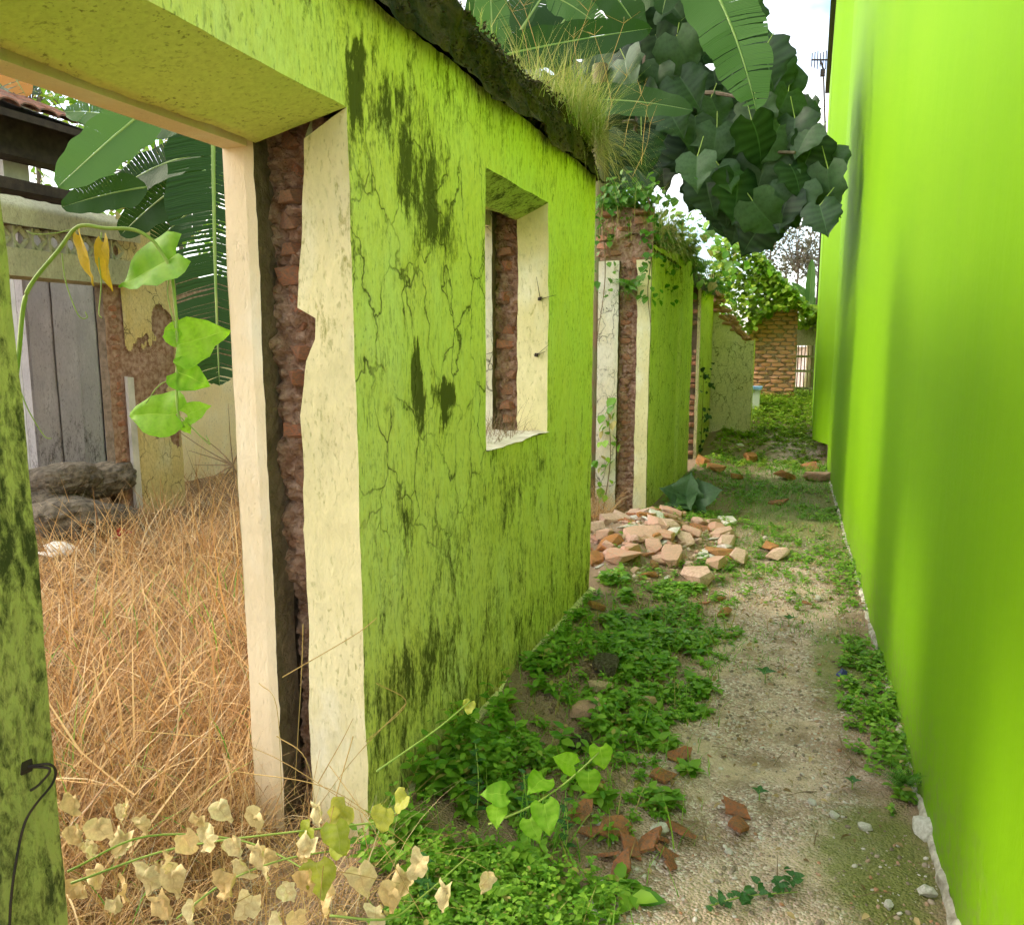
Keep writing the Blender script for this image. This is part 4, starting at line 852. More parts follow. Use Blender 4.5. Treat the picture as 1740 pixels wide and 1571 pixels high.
pebbles('brick_crumbs', 6500, (-1.6, .1), (4.7, 7.0), lambda a, b: math.exp(-(((a + .98) / .5) ** 2 + ((b - 5.75) / .7) ** 2)), (.008, .055), pebmat('brick_grit', [(0, (.55, .34, .22)), (.5, (.62, .46, .34)), (1, (.68, .60, .50))]), 'pinkish brick crumbs between the lumps of the rubble heap')
pebbles('soil_crumbs', 2600, (-1.1, -.5), (2.7, 3.8), lambda a, b: math.exp(-(((a + .84) / .2) ** 2 + ((b - 3.2) / .36) ** 2)), (.006, .03), pebmat('soil_grit', [(0, (.15, .10, .06)), (1, (.28, .20, .13))]), 'brown soil crumbs on the bare mound beside the wall')
# scraps
def scrap(name, pts, mat, label, cat, th=.004):
    n = len(pts); c = sum((Vector(p) for p in pts), Vector()) / n; v = [c + Vector((0, 0, th * 3))] + [Vector(p) for p in pts]; v += [a - Vector((0, 0, th)) for a in v]
    f = [(0, i + 1, (i + 1) % n + 1) for i in range(n)] + [(n + 1, n + 1 + (i + 1) % n + 1, n + 2 + i) for i in range(n)] + [(i + 1, n + 2 + i, n + 2 + (i + 1) % n, (i + 1) % n + 1) for i in range(n)]
    return tag(link(name, mesh(name, v, f), mat), label, cat)
def GP(x, y, d=.02): p = G(x, y); return (p.x, p.y, p.z + d)
scrap('plastic_scrap', [GP(1420, 1150, .015), GP(1430, 1145, .03), GP(1440, 1147, .02), GP(1437, 1154, .012), GP(1427, 1156, .02)], simple('blue_plastic', (.03, .04, .16), (.05, .06, .2), 9, .4), 'crumpled dark blue plastic scrap in the weeds by the lime wall', 'scrap')
b = MB(); b.tube(bez([GP(1425, 1262, .03), GP(1432, 1282, .03), GP(1450, 1300, .015), GP(1470, 1310, .012), GP(1505, 1315, .02)], 5), .004, 5, .002); b.tube([GP(1450, 1300, .015), GP(1435, 1318, .012)], .0022, 4, .001)
tag(b.build('twig', M['twig']), 'thin dark forked twig lying near the lime wall weeds', 'twig')

tw_ = MB()
for i in range(150):
    x_, y_ = rnd.uniform(-1.1, .36), rnd.uniform(1.5, 5.5); a_ = rnd.uniform(0, 6.28); l_ = rnd.uniform(.03, .14); p_ = GZ(x_, y_, .008); q_2 = GZ(x_ + math.cos(a_) * l_, y_ + math.sin(a_) * l_, rnd.uniform(.004, .03)); tw_.tube([p_, (p_ + q_2) / 2 + Vector((0, 0, .006)), q_2], rnd.uniform(.0010, .0024), 4, .0008)
tag(tw_.build('twig_litter', M['twig']), 'scattered thin dry twigs on the alley floor', 'twigs', None, 'stuff')
# ------------------------------------------------------------------ leaves as shapes
def add_vein(me, vals):
    a = me.attributes.new('vein', 'FLOAT', 'POINT'); a.data.foreach_set('value', np.asarray(vals, np.float32))
def lobed(seed):
    """broad leaf: heart base, shallow pointed shoulders, folded along the midrib"""
    r = random.Random(seed); ts = [0, .05, .12, .2, .29, .38, .45, .52, .60, .68, .76, .84, .92, 1.0]
    wl = [.22, .44, .55, .60, .57, .585, .62, .50, .42, .37, .27, .16, .07, .004]; us_ = [-1, -.8, -.55, -.3, -.05, 0, .05, .3, .55, .8, 1]; v = []; vn = []; f = []
    fold, curl, tw = r.uniform(.10, .45), r.uniform(.10, .45), r.uniform(-.25, .25); jl = [r.uniform(.88, 1.1) for _ in ts]; jr = [r.uniform(.88, 1.1) for _ in ts]; ph = r.uniform(0, 6)
    for i, (t, w_) in enumerate(zip(ts, wl)):
        for u_ in us_:
            x = u_ * w_ * (jl[i] if u_ < 0 else jr[i]); y = t - .20 * abs(u_) ** 1.4 * (1 - t) ** 3 + (.05 * abs(u_) if i == 6 else 0)
            z = fold * abs(x) - curl * t * t - .35 * x * x + tw * x * t + .030 * math.sin(13 * t + 3 * abs(u_) + ph) * abs(u_) + .012 * math.sin(i * math.pi + .5) * abs(u_)
            v.append((x, y, z)); vn.append(.9 if u_ == 0 else (.35 if i % 2 == 0 and abs(u_) < .9 else 0))
    n = len(us_)
    for j in range(len(ts) - 1):
        for i in range(n - 1): f.append((j*n+i, j*n+i+1, (j+1)*n+i+1, (j+1)*n+i))
    me = mesh('leaf', v, f, True); add_vein(me, vn); return me
def heart(seed, crumple=0.0, cup=.15, wide=1.0):
    r = random.Random(seed); ts = [0, .06, .14, .25, .4, .55, .7, .83, .93, 1.0]; wd_ = [.24, .40, .49, .50, .46, .38, .27, .16, .07, 0.005]; us_ = [-1, -.66, -.33, -.04, 0, .04, .33, .66, 1]
    v = []; vn = []; f = []
    for t, w_ in zip(ts, wd_):
        for u_ in us_:
            x = u_ * w_ * wide; y = t - .17 * abs(u_) ** 1.5 * (1 - t) ** 4; z = cup * (abs(x) * .8) - .16 * t * t + .025 * math.sin(9 * t + 2 * abs(u_))
            p = Vector((x, y, z))
            if crumple: p += Vector((mn.noise(Vector((x * 4 + seed, y * 4, 0))), mn.noise(Vector((x * 4, y * 4 + seed, 3))), 1.8 * mn.noise(Vector((x * 4, y * 4, seed + .5))))) * crumple
            v.append(p + Vector((0, 0, .018 * math.sin(ts.index(t) * 3.14159)))); vn.append(1.0 if abs(u_) < .01 else (.45 if ts.index(t) % 2 == 1 and abs(u_) < .9 else 0))
    n = len(us_)
    for j in range(len(ts) - 1):
        for i in range(n - 1): f.append((j*n+i, j*n+i+1, (j+1)*n+i+1, (j+1)*n+i))
    me = mesh('leaf', v, f, True); add_vein(me, vn); return me
def aim(p, tip, normal, size):
    """matrix that lays a leaf's y axis towards tip and its z axis near normal"""
    y = Vector(tip).normalized(); z = Vector(normal); z = (z - y * z.dot(y)).normalized(); x = y.cross(z)
    m = Matrix((x, y, z)).transposed().to_4x4(); m.translation = Vector(p); return m @ Matrix.Diagonal((size, size, size, 1))
def leafobj(me, mat4, parent, name='leaf'):
    o = bpy.data.objects.new(name, me); col.objects.link(o); o.parent = parent; o.matrix_parent_inverse = parent_world(parent).inverted(); o.matrix_world = mat4
    loc, ro, s = mat4.decompose(); o.location = loc; o.rotation_mode = 'QUATERNION'; o.rotation_quaternion = ro; o.scale = s; return o

# big dark-leaved tree leaning over the alley
BL = [lobed(i) for i in range(9)]
for m_ in BL: m_.materials.append(M['bigleaf'])
tr = tag(empty('broadleaf_tree', (-2.2, 8.6, 0)), 'tree with large drooping dark lobed leaves leaning over the alley', 'tree')
t_ = MB(); t_.tube(bez([(-2.2, 8.6, 0), (-2.1, 8.5, 1.6), (-1.9, 8.2, 3.0), (-1.5, 7.9, 4.0)], 6), .09, 8, .04)
for q in ((-.6, 7.4, 3.6), (-.2, 7.3, 3.1), (-.7, 7.6, 4.7), (-1.3, 7.2, 4.6), (-1.6, 7.0, 3.4)): t_.tube(bez([(-1.75, 8.1, 3.3), ((-1.75 + q[0]) / 2, 7.9, q[2] + .2), q], 5), .035, 6, .012)
t_.build('trunk', M['bark'], tr)
front = [(1148,98,75),(1207,196,62),(1179,228,62),(1273,235,64),(1328,246,68),(1257,289,84),(1309,289,78),(1252,335,74),(1348,312,64),(1402,318,64),(1391,264,64),(1372,246,60),(1295,112,62),(1334,152,68),(1318,203,48),(1298,335,72),(1277,378,76),(1300,402,64),(1342,362,66),(1388,374,52),(1366,339,62),(1238,214,52),(1223,242,52),(1181,296,62),(1131,257,62),(1141,214,55),(1138,35,62),(1155,64,60),(1110,90,62),(1120,140,60),(1085,260,62),(1060,130,60),(1095,170,55),(1160,160,60),(1210,260,60),(1285,200,55),(1355,230,60),(1405,285,50),(1318,130,60),(1345,180,50),(1225,310,60),(1200,330,55)]
pet = MB()
for px, py, s in front:
    d_ = rnd.uniform(6.6, 7.2) if px < 1360 else rnd.uniform(6.4, 6.8)
    p = atd(px + rnd.uniform(-6, 6), py - s * .48, d_); size = s / F * d_ * rnd.uniform(.85, 1.25); pet.tube([p, p + Vector((rnd.uniform(-.12, .12), rnd.uniform(.05, .25), rnd.uniform(.05, .22)))], .005, 4, .004)
    leafobj(rnd.choice(BL), aim(p, (rnd.uniform(-.75, .75), rnd.uniform(-.6, .15), -1), (rnd.uniform(-.9, .9), -1, rnd.uniform(.0, 1.2)), size), tr)
tag(pet.build('leaf_stalks', M['stem'], tr), kind='stuff')
poly = [(1085,20,1180),(1130,60,1290),(1170,120,1310),(1090,180,1330),(1085,230,1390),(1110,280,1400),(1170,330,1370),(1240,370,1350)]
for i in range(150):
    x0, y0, x1 = rnd.choice(poly); px = rnd.uniform(x0, x1) - 10; py = y0 + rnd.uniform(-35, 25); d_ = rnd.uniform(7.2, 8.6); p = atd(px, py - 30, d_)
    leafobj(rnd.choice(BL), aim(p, (rnd.uniform(-.7, .7), rnd.uniform(-.5, .3), -1), (rnd.uniform(-.9, .9), -1, rnd.uniform(-.2, 1.2)), rnd.uniform(.22, .42)), tr)
for i in range(60):
    px, py = rnd.uniform(860, 1110), rnd.uniform(60, 330); d_ = rnd.uniform(7.6, 9); p = atd(px, py - 30, d_)
    if p.x > -1.2 : continue
    leafobj(rnd.choice(BL), aim(p, (rnd.uniform(-.7, .7), rnd.uniform(-.5, .3), -1), (rnd.uniform(-.7, .7), -1, rnd.uniform(0, .9)), rnd.uniform(.28, .44)), tr)

# banana plants
def banana_leaf(parent, base, tip, width, mat, sag=.15, normal=(0, -.6, 1), torn=0.0, seed=0, fold=.25, bend=None, n=26):
    r = random.Random(seed); base, tip = Vector(base), Vector(tip); ln = (tip - base).length; N = Vector(normal).normalized()
    mid = (base + tip) / 2 + (Vector(bend) if bend else Vector((0, 0, sag * ln))); path = []
    for i in range(n + 1):
        t = i / n; path.append(base * (1 - t) ** 2 + mid * (2 * t * (1 - t)) + tip * t * t)
    v = []; f = []; uv = []; cols_ = [1.0, .55, .04]
    for s_ in (-1, 1):
        cut = True
        for i in range(n):
            tear = r.random() < torn; gap = .5 * r.random() if tear else 0
            for e in (0, 1):
                t = (i + (e if e == 0 else 1 - gap * .5)) / n; p = path[i] + (path[i + 1] - path[i]) * (e if e == 0 else 1 - gap * .5)
                T = (path[min(i + 1, n)] - path[max(i - 1, 0)]).normalized(); S = T.cross(N).normalized() * s_; Nn = S.cross(T) * s_
                wq = width * .5 * min(1, (t / .12 + .12)) ** .6 * (max(0.0, 1 - t ** 3.2)) ** .6 * (1 + .05 * math.sin(t * 31 + seed))
                dr = (r.uniform(-.03, .03) * width if tear else 0)
                for c_ in cols_[::-1]:
                    q = p + S * (wq * c_) + Nn * (fold * wq * c_ * (1 if N.z > -9 else 1)) - Vector((0, 0, 1)) * (.10 * wq * c_ * c_) + T * (c_ * wq * .25) + Nn * (.03 * width * math.sin(t * 17 + seed + s_) * c_) + Vector((0, 0, dr * c_)); v.append(q); uv.append((t * 3, c_))
            b_ = len(v) - 6; f += [(b_, b_+1, b_+4, b_+3), (b_+1, b_+2, b_+5, b_+4)]
    me = mesh('leaf', v, f, True); ul = me.uv_layers.new(name='UVMap'); li = np.zeros(len(me.loops), np.int32); me.loops.foreach_get('vertex_index', li)
    ul.data.foreach_set('uv', np.asarray(uv, np.float32)[li].ravel())
    o = link('leaf', me, mat, parent); rb = MB(); rb.tube([p - N * .006 for p in path], width * .03 + .004, 6, .003); rb.build('midrib', M['rib'], o, True); return o
def banana(loc, label, hgt_=2.4, n=1):
    o = tag(empty('banana_plant', loc), label, 'banana plant', 'banana plants around the ruin'); l = Vector(loc)
    MB().tube(bez([l, l + Vector((.04, 0, hgt_ * .5)), l + Vector((0, .05, hgt_))], 5), .12, 10, .07).build('pseudostem', M['pseudostem'], o, True); return o
A = lambda x, y, d: atd(x, y, d)
bA = banana((-3.9, 4.9, 0), 'banana plant with broad leaves hanging over the yard behind the doorway', 2.3)
C_ = Vector((-3.9, 4.9, 2.3))
tocam = lambda p: (CAM - Vector(p)).normalized()
def bleaf(par, b0, b1, w, mat, **k):
    P0, P1 = A(*b0), A(*b1); nrm = k.pop('normal', None) or (tocam((P0 + P1) / 2) + Vector((0, 0, .5)))
    return banana_leaf(par, P0, P1, w / F * (b0[2] + b1[2]) / 2, mat, normal=nrm, **k)
bleaf(bA, (262, 175, 5.6), (98, 318, 5.2), 88, M['bananalit'], sag=.02, seed=1, fold=.15)
bleaf(bA, (250, 318, 5.7), (105, 352, 5.5), 62, M['banana'], sag=.05, seed=2)
bleaf(bA, (345, 262, 5.6), (190, 330, 5.9), 70, M['banana'], sag=.12, seed=3)
bleaf(bA, (350, 290, 5.8), (205, 400, 5.9), 75, M['banana'], sag=.10, seed=4)
bleaf(bA, (362, 190, 5.0), (373, 655, 4.9), 150, M['banana'], sag=.0, seed=5, torn=.75, n=60, bend=(.02, -.05, .0), fold=.1)
bleaf(bA, (360, 210, 6.2), (225, 215, 6.4), 80, M['banana'], sag=.1, seed=6)
bleaf(bA, (370, 330, 6.1), (260, 420, 6.4), 80, M['banana'], sag=.1, seed=7, torn=.2)
bleaf(bA, (250, 215, 6.8), (110, 190, 6.9), 60, M['bananalit'], sag=.1, seed=8, torn=.1)
bleaf(bA, (380, 230, 6.6), (300, 320, 6.7), 90, M['banana'], sag=.1, seed=9, torn=.3)
bD = banana((-6.3, 4.1, 0), 'banana plant with a withered orange leaf above the tiled roof', 3.2)
bleaf(bD, (-30, 60, 7.0), (45, 165, 6.9), 70, M['bananadry'], sag=.1, seed=21, torn=.35, n=20); bleaf(bD, (-30, 90, 7.1), (66, 128, 7.0), 36, M['bananadry'], sag=.12, seed=22, torn=.3, n=20)
bleaf(bD, (-20, 140, 7.6), (70, 160, 7.5), 40, M['banana'], sag=.1, seed=23, torn=.3)
bB = banana((-2.9, 6.0, 0), 'tall banana plant with wide dark leaves behind the mossy wall top', 3.4)
bleaf(bB, (850, 95, 6.0), (1108, 48, 6.2), 72, M['banana'], sag=.02, seed=31, fold=.2)
bleaf(bB, (985, 170, 6.3), (1178, 188, 6.0), 58, M['banana'], sag=.06, seed=32, fold=.3)
bleaf(bB, (838, 95, 6.2), (832, -60, 6.2), 62, M['bananalit'], sag=.0, seed=33, fold=.25, torn=.1)
bleaf(bB, (905, 110, 6.6), (1010, -30, 6.8), 90, M['banana'], sag=.03, seed=34)
bleaf(bB, (880, 60, 6.9), (960, -60, 7.1), 90, M['banana'], sag=.03, seed=35, torn=.1)
bleaf(bB, (1010, -40, 6.6), (1090, 60, 6.6), 70, M['banana'], sag=.15, seed=36)
bleaf(bB, (800, -20, 7.0), (870, 90, 7.2), 80, M['banana'], sag=.1, seed=37)
bleaf(bB, (930, -10, 6.4), (1030, 55, 6.3), 55, M['bananalit'], sag=.1, seed=38, torn=.2)
bC = banana((-1.9, 7.3, 0), 'banana plant with a pale slit leaf drooping against the sky', 4.0)
bleaf(bC, (1170, -90, 6.4), (1285, 188, 6.0), 118, M['bananalit'], sag=.0, seed=41, torn=.45, n=36, bend=(.10, 0, .10), fold=.15)
bleaf(bC, (1170, -60, 6.9), (1060, 20, 7.2), 70, M['banana'], sag=.12, seed=42, torn=.3)
bleaf(bC, (1150, -70, 6.8), (1125, 25, 6.7), 60, M['banana'], sag=.12, seed=43)
bE = banana((.0, 15.5, .5), 'young banana plant showing one pale leaf beside the lime building far away', 1.2)
bleaf(bE, (1375, 520, 15.2), (1380, 440, 15.2), 16, M['bananalit'], sag=.0, seed=51); bleaf(bE, (1390, 520, 15.3), (1345, 480, 15.2), 14, M['bananalit'], sag=.05, seed=52)
# lacy far trees
def lacy(name, cx, cy, d_, w_, h_, n, size, label, mat, zlow=0):
    c = A(cx, cy, d_); o = tag(empty(name, (c.x, c.y, zlow)), label, 'tree'); t_ = MB(); t_.tube([(c.x, c.y, zlow), (c.x + .1, c.y, c.z - h_ * .6)], .05, 7, .025)
    pts = []
    for k in range(26):
        a = rnd.uniform(0, 6.28); e = Vector((c.x + math.cos(a) * w_ * rnd.uniform(.2, 1), c.y + math.sin(a) * w_ * .6, c.z + rnd.uniform(-.8, 1) * h_)); t_.tube(bez([(c.x + .05, c.y, c.z - h_ * .7), (c + e) / 2 + Vector((0, 0, .1)), e], 4), .016, 5, .005)
        for _ in range(n // 26): pts.append(tuple(e + Vector((rnd.gauss(0, .22), rnd.gauss(0, .22), rnd.gauss(0, .2))) * w_))
    t_.build('trunk', M['bark'], o); m = len(pts); v, f, r = join([leaves(np.array(pts), U(0, 6.28, m), U(-1, 1, m), U(-1, 1, m), U(*size, m), U(0, 1, m))]); link('crown', np_mesh('crown', v, f, r), mat, o)
greyleaf = leafmat('greyish_leaf', (.10, .11, .07), (.20, .20, .13), .3, .7)
lacy('tree', 1352, 425, 22, 1.0, .9, 1500, (.08, .16), 'thin greyish lacy tree far beyond the brick pier', greyleaf, .6)
lacy('tree', 1310, 330, 26, 1.6, 1.2, 1300, (.10, .2), 'taller hazy green tree far behind the drooping dark leaves', M['weed'], .6)
lacy('tree', 45, 150, 9.5, 1.0, .5, 900, (.06, .13), 'light green leafy tree above the tiled roof', M['far'], 0)
lacy('tree', 290, 300, 9.5, 1.5, 1.0, 1800, (.08, .16), 'dark green leafy tree behind the banana leaves in the yard', M['weed'], 0)

# vine hanging in the doorway
HL = [heart(i, .055, .16) for i in range(5)]
for m_ in HL: m_.materials.append(M['heart'])
HD = [heart(40 + i, .16, .4, .85) for i in range(6)]
for m_ in HD: m_.materials.append(M['dead'])
HY = [heart(60 + i, .05, .5, .42) for i in range(2)]
for m_ in HY: m_.materials.append(M['yellowleaf'])
HG = [heart(70 + i, .10, .3, .9) for i in range(3)]
for m_ in HG: m_.materials.append(M['yg'])
dv = 1.62
vi = tag(empty('hanging_vine', A(35, 620, dv)), 'green vine with heart-shaped leaves hanging across the doorway', 'vine')
V = lambda x, y: A(x, y, dv)
MB().tube(bez([V(22, 690), V(32, 600), V(40, 520), V(55, 480), V(100, 425), V(133, 385), V(180, 388), V(225, 390), V(255, 405), V(275, 430), V(290, 460), V(298, 520), V(302, 600), V(300, 660), V(303, 705), V(312, 725)], 6), .0048, 8, .0026).build('stem', M['stem'], vi, True)
b = MB()
for pth in ([V(105, 430), V(112, 480), V(133, 535), V(148, 540), V(145, 530)], [V(172, 395), V(168, 440), V(172, 480), V(168, 530), V(173, 540)], [V(133, 386), V(100, 395), V(60, 398), V(45, 392)], [V(33, 660), V(50, 700), V(75, 740), V(88, 745)], [V(300, 640), V(270, 655), V(248, 685)], [V(303, 705), V(330, 730), V(345, 745), V(357, 755), V(350, 740)], [V(290, 460), V(285, 500), V(298, 560)], [V(225, 712), V(262, 730), V(268, 736), V(258, 732)]):
    MB().tube(bez(pth, 5), .0014, 5, .0010).build('tendril', M['stem'], vi, True)
for (bx, by), (tx, ty), sz, nrm in (((300, 432), (210, 472), 1.1, (.35, -1, .75)), ((300, 590), (375, 560), 1.05, (.3, -1, .3)), ((300, 630), (352, 655), .95, (.2, -1, .2)), ((300, 705), (214, 700), .95, (.1, -.9, .5)), ((318, 705), (356, 686), .9, (.2, -1, .3)), ((312, 715), (325, 745), .7, (.3, -1, .1)), ((304, 575), (272, 570), .9, (0, -1, .2))):
    p, q = V(bx, by), V(tx, ty); leafobj(rnd.choice(HL), aim(p, q - p, Vector(nrm), (q - p).length * 1.08 * sz), vi)
for (bx, by), (tx, ty) in (((138, 400), (148, 485)), ((176, 412), (181, 493))):
    p, q = V(bx, by), V(tx, ty); o = leafobj(rnd.choice(HY), aim(p, q - p, (rnd.uniform(-.4, .4), -1, .1), (q - p).length), vi); o['label'] = 'crumpled yellow withered leaf'

# withered vine sprawling at the threshold
wv = tag(empty('withered_vine', G(420, 1500)), 'sprawling vine with crumpled cream dry leaves at the doorway foot', 'vine')
b = MB()
for pth in ([(120, 1500, 1.62), (300, 1440, 1.72), (520, 1410, 1.75), (640, 1395, 1.75), (690, 1370, 1.75)], [(560, 1555, 1.6), (660, 1560, 1.62), (720, 1520, 1.7), (800, 1450, 1.8)], [(115, 1480, 1.6), (250, 1420, 1.75), (420, 1430, 1.8), (560, 1500, 1.7)], [(640, 1310, 1.78), (740, 1240, 1.9), (800, 1190, 2.0)], [(300, 1560, 1.6), (380, 1500, 1.66), (480, 1460, 1.7), (600, 1440, 1.74)]):
    b.tube(bez([A(*q) for q in pth], 6), .0026, 6, .0018)
b.build('stem', M['stem'], wv, True)
dl = [(440,1395,42),(372,1380,40),(365,1435,48),(392,1440,40),(470,1300,0),(125,1420,40),(165,1410,42),(215,1435,50),(150,1445,28),(310,1435,40),(300,1490,45),(255,1490,50),(130,1520,45),(195,1540,36),(215,1515,42),(270,1540,50),(345,1530,30),(390,1510,55),(430,1540,50),(405,1480,40),(450,1460,48),(470,1570,40),(540,1380,36),(500,1565,40),(565,1540,50),(690,1500,50),(760,1520,42),(670,1525,45),(610,1490,45),(720,1470,42),(830,1495,30),(640,1555,40),(120,1365,34),(340,1400,34),(240,1400,30),(520,1500,46),(480,1520,42),(435,1450,38),(325,1550,38),(160,1490,34),(530,1440,40)]
dl += [(rnd.uniform(105, 590), rnd.uniform(1375, 1565), rnd.uniform(22, 38)) for _ in range(10)]
for px, py, s in dl:
    if not s: continue
    d_ = rnd.uniform(1.52, 1.78) if px < 480 else rnd.uniform(1.55, 1.75); p = A(px, py - s * .4, d_); leafobj(rnd.choice(HD), aim(p, (rnd.uniform(-.8, .8), rnd.uniform(-.5, .3), -1), (rnd.uniform(-.8, .8), -1, rnd.uniform(0, 1)), s / F * d_ * rnd.uniform(.95, 1.25)), wv)
for px, py, s in [(590,1385,46),(570,1420,48),(540,1485,55),(690,1365,36),(655,1390,40),(800,1200,22),(585,1440,44),(530,1420,40)]:
    d_ = rnd.uniform(1.62, 1.78) if py > 1300 else 2.0; p = A(px, py - s * .4, d_); leafobj(rnd.choice(HG), aim(p, (rnd.uniform(-.8, .8), -.2, -1), (rnd.uniform(-.5, .5), -1, .5), s / F * d_ * 1.2), wv)
# long bare straw stems crossing the door foot
st = tag(empty('straw_stems', G(540, 1450)), 'long thin pale straw stems crossing the foot of the door jamb', 'straw'); b = MB()
for q in ([(230, 1240, 2.0), (430, 1270, 1.9), (640, 1395, 1.75)], [(240, 1000, 2.6), (330, 1150, 2.1), (400, 1330, 1.9)], [(400, 1310, 1.9), (560, 1340, 1.8), (700, 1440, 1.75)], [(480, 1150, 1.88), (600, 1080, 1.9), (640, 1050, 1.9)], [(515, 1060, 1.86), (512, 1150, 1.85), (500, 1350, 1.8)], [(640, 1160, 1.85), (690, 1195, 1.88), (620, 1260, 1.8)], [(690, 1195, 1.88), (600, 1290, 1.8), (520, 1400, 1.75)], [(540, 1330, 1.8), (580, 1260, 1.8), (600, 1220, 1.8)], [(470, 1250, 1.85), (520, 1290, 1.8), (540, 1400, 1.75)], [(440, 1160, 1.9), (470, 1200, 1.85), (480, 1380, 1.75)], [(350, 1560, 1.6), (520, 1480, 1.7), (680, 1500, 1.7)], [(560, 1300, 1.8), (630, 1400, 1.7), (720, 1560, 1.62)], [(600, 1250, 1.8), (560, 1400, 1.7), (540, 1560, 1.6)]):
    b.tube(bez([A(*k) for k in q], 6), .0013, 4, .0008)
tag(b.build('stems', M['straw'], st), kind='stuff')

# bright young vine and other single plants in the weeds
def plant(name, label, stem, lv, mat=None, cat='plant'):
    o = tag(empty(name, stem[0]), label, cat); MB().tube(bez(stem, 5), .0028, 6, .0016).build('stem', M['stem'], o, True)
    for p, tip, nrm, s in lv: leafobj(rnd.choice(mat or HL), aim(p, tip, nrm, s), o)
    return o
e = 2.05
plant('young_vine', 'bright lime heart-leaved vine shoot reaching over the weeds', [A(830, 1400, 2.0), A(900, 1370, 2.0), A(960, 1330, e), A(1005, 1290, e), A(1025, 1270, e)],
      [(A(1020, 1268, e), (.2, -.2, -1), (.1, -1, .6), .062), (A(1000, 1310, e), (.1, -.2, -1), (.1, -1, .5), .066), (A(975, 1300, e), (-.6, -.3, .35), (.1, -.8, .7), .060), (A(925, 1322, e), (-.2, -.7, .0), (.1, -.7, .8), .070), (A(925, 1365, 2.0), (.3, -.5, -.5), (.1, -.8, .8), .075), (A(860, 1350, 2.0), (-.7, -.3, .1), (.1, -.7, .9), .066), (A(900, 1390, 2.0), (.5, -.5, -.4), (.1, -.8, .8), .062), (A(845, 1370, 2.0), (.2, -.6, -.3), (.1, -.7, .9), .055)])
# upright weed by the wall
def sprig(px, py, d_, h_, label, n=9, s=.035):
    g0 = A(px, py, d_); g0.z = hgt(g0.x, g0.y); lv = []
    for i in range(n):
        t = (i + 2) / (n + 1); a = i * 2.4; lv.append((g0 + Vector((0, 0, h_ * t)), (math.cos(a), math.sin(a), .3), (0, 0, 1), s * (1.2 - .5 * t)))
    o = plant('sprig', label, [g0, g0 + Vector((.01, 0, h_ * .5)), g0 + Vector((0, 0, h_))], lv, WL); return o
WL = [heart(90 + i, .02, .2, .7) for i in range(2)]
for m_ in WL: m_.materials.append(leafmat('sprig_leaf', (.03, .12, .025), (.06, .19, .035), .3, .4, (.12, .28, .08), None))
sprig(808, 1290, 2.45, .26, 'tallest upright dark weed against the stained wall', 12, .04)
sprig(890, 1320, 2.4, .20, 'upright weed right of the tallest one by the wall', 10)
sprig(720, 1380, 2.05, .17, 'leafy upright weed close to the wall corner', 10)
sprig(960, 1340, 2.3, .18, 'slim upright weed behind the bright vine shoot', 9)
sprig(905, 1560, 1.72, .09, 'pale seedling at the bottom edge of the weeds', 6, .03)
# low leafy runner on the gravel
g0 = G(1200, 1545); lv = []
for i in range(46):
    t = rnd.random(); q = G(1205 + 150 * t + rnd.uniform(-8, 8), 1535 - 18 * t + 14 * math.cos(t * 3) + rnd.uniform(-14, 14)); a = rnd.uniform(0, 6.28); lv.append((q + Vector((0, 0, rnd.uniform(.008, .04))), (math.cos(a), math.sin(a), .25), (rnd.uniform(-.4, .4), rnd.uniform(-.5, 0), 1), rnd.uniform(.018, .032)))
plant('runner_plant', 'dark green leafy runner lying alone on the near gravel', [G(1200, 1545) + Vector((0, 0, .01)), G(1270, 1530) + Vector((0, 0, .015)), G(1355, 1520) + Vector((0, 0, .01))], lv, WL)
for i, (x, y, s, lab) in enumerate(((1290, 1358, .03, 'tiny green seedling left of the path middle'), (1448, 1340, .03, 'tiny green seedling right of the path middle'), (1340, 1062, .04, 'tiny green seedling on the upper path'), (1300, 1160, .05, 'small mossy green plant cluster on the path'))):
    q = G(x, y); plant('seedling', lab, [q, q + Vector((0, 0, s * .6)), q + Vector((0, 0, s * 1.1))], [(q + Vector((0, 0, s)), (math.cos(a), math.sin(a), .4), (0, 0, 1), s) for a in (0, 1.5, 3, 4.6)], WL)
# grassy blades standing in the near weeds
x_, y_ = [], []
for _ in range(34):
    q = G(rnd.uniform(870, 960), rnd.uniform(1400, 1470)); x_.append(q.x); y_.append(q.y)
x_, y_ = np.array(x_), np.array(y_); n = len(x_)
tag(put('grass_tuft', [blades(np.stack([x_, y_, hv(x_, y_)], -1), U(0, 6.28, n), U(.10, .28, n), U(.05, .5, n), U(.1, 1.2, n), U(.002, .004, n), U(.3, 1, n), 5)], M['greenblade'], 'tuft of broad fresh green grass blades in the near weeds', 'grass', None))
# wide dark leaf at the foot of the wall stub
q = G(1160, 865); lp = tag(empty('broadleaf_seedling', q), 'plant with wide dark leaves at the foot of the wall stub', 'plant')
for tip, s in (((.6, -.3, .5), .30), ((-.5, -.4, .5), .24), ((.3, -.8, .15), .26), ((.9, -.2, .1), .22), ((-.2, -.7, .3), .22), ((.1, -.3, .9), .26)): leafobj(rnd.choice(BL), aim(q + Vector((rnd.uniform(-.08, .08), 0, .08)), tip, (0, -.7, .7), s), lp)
MB().tube([q, q + Vector((0, 0, .12))], .008, 6, .004).build('stem', M['stem'], lp)

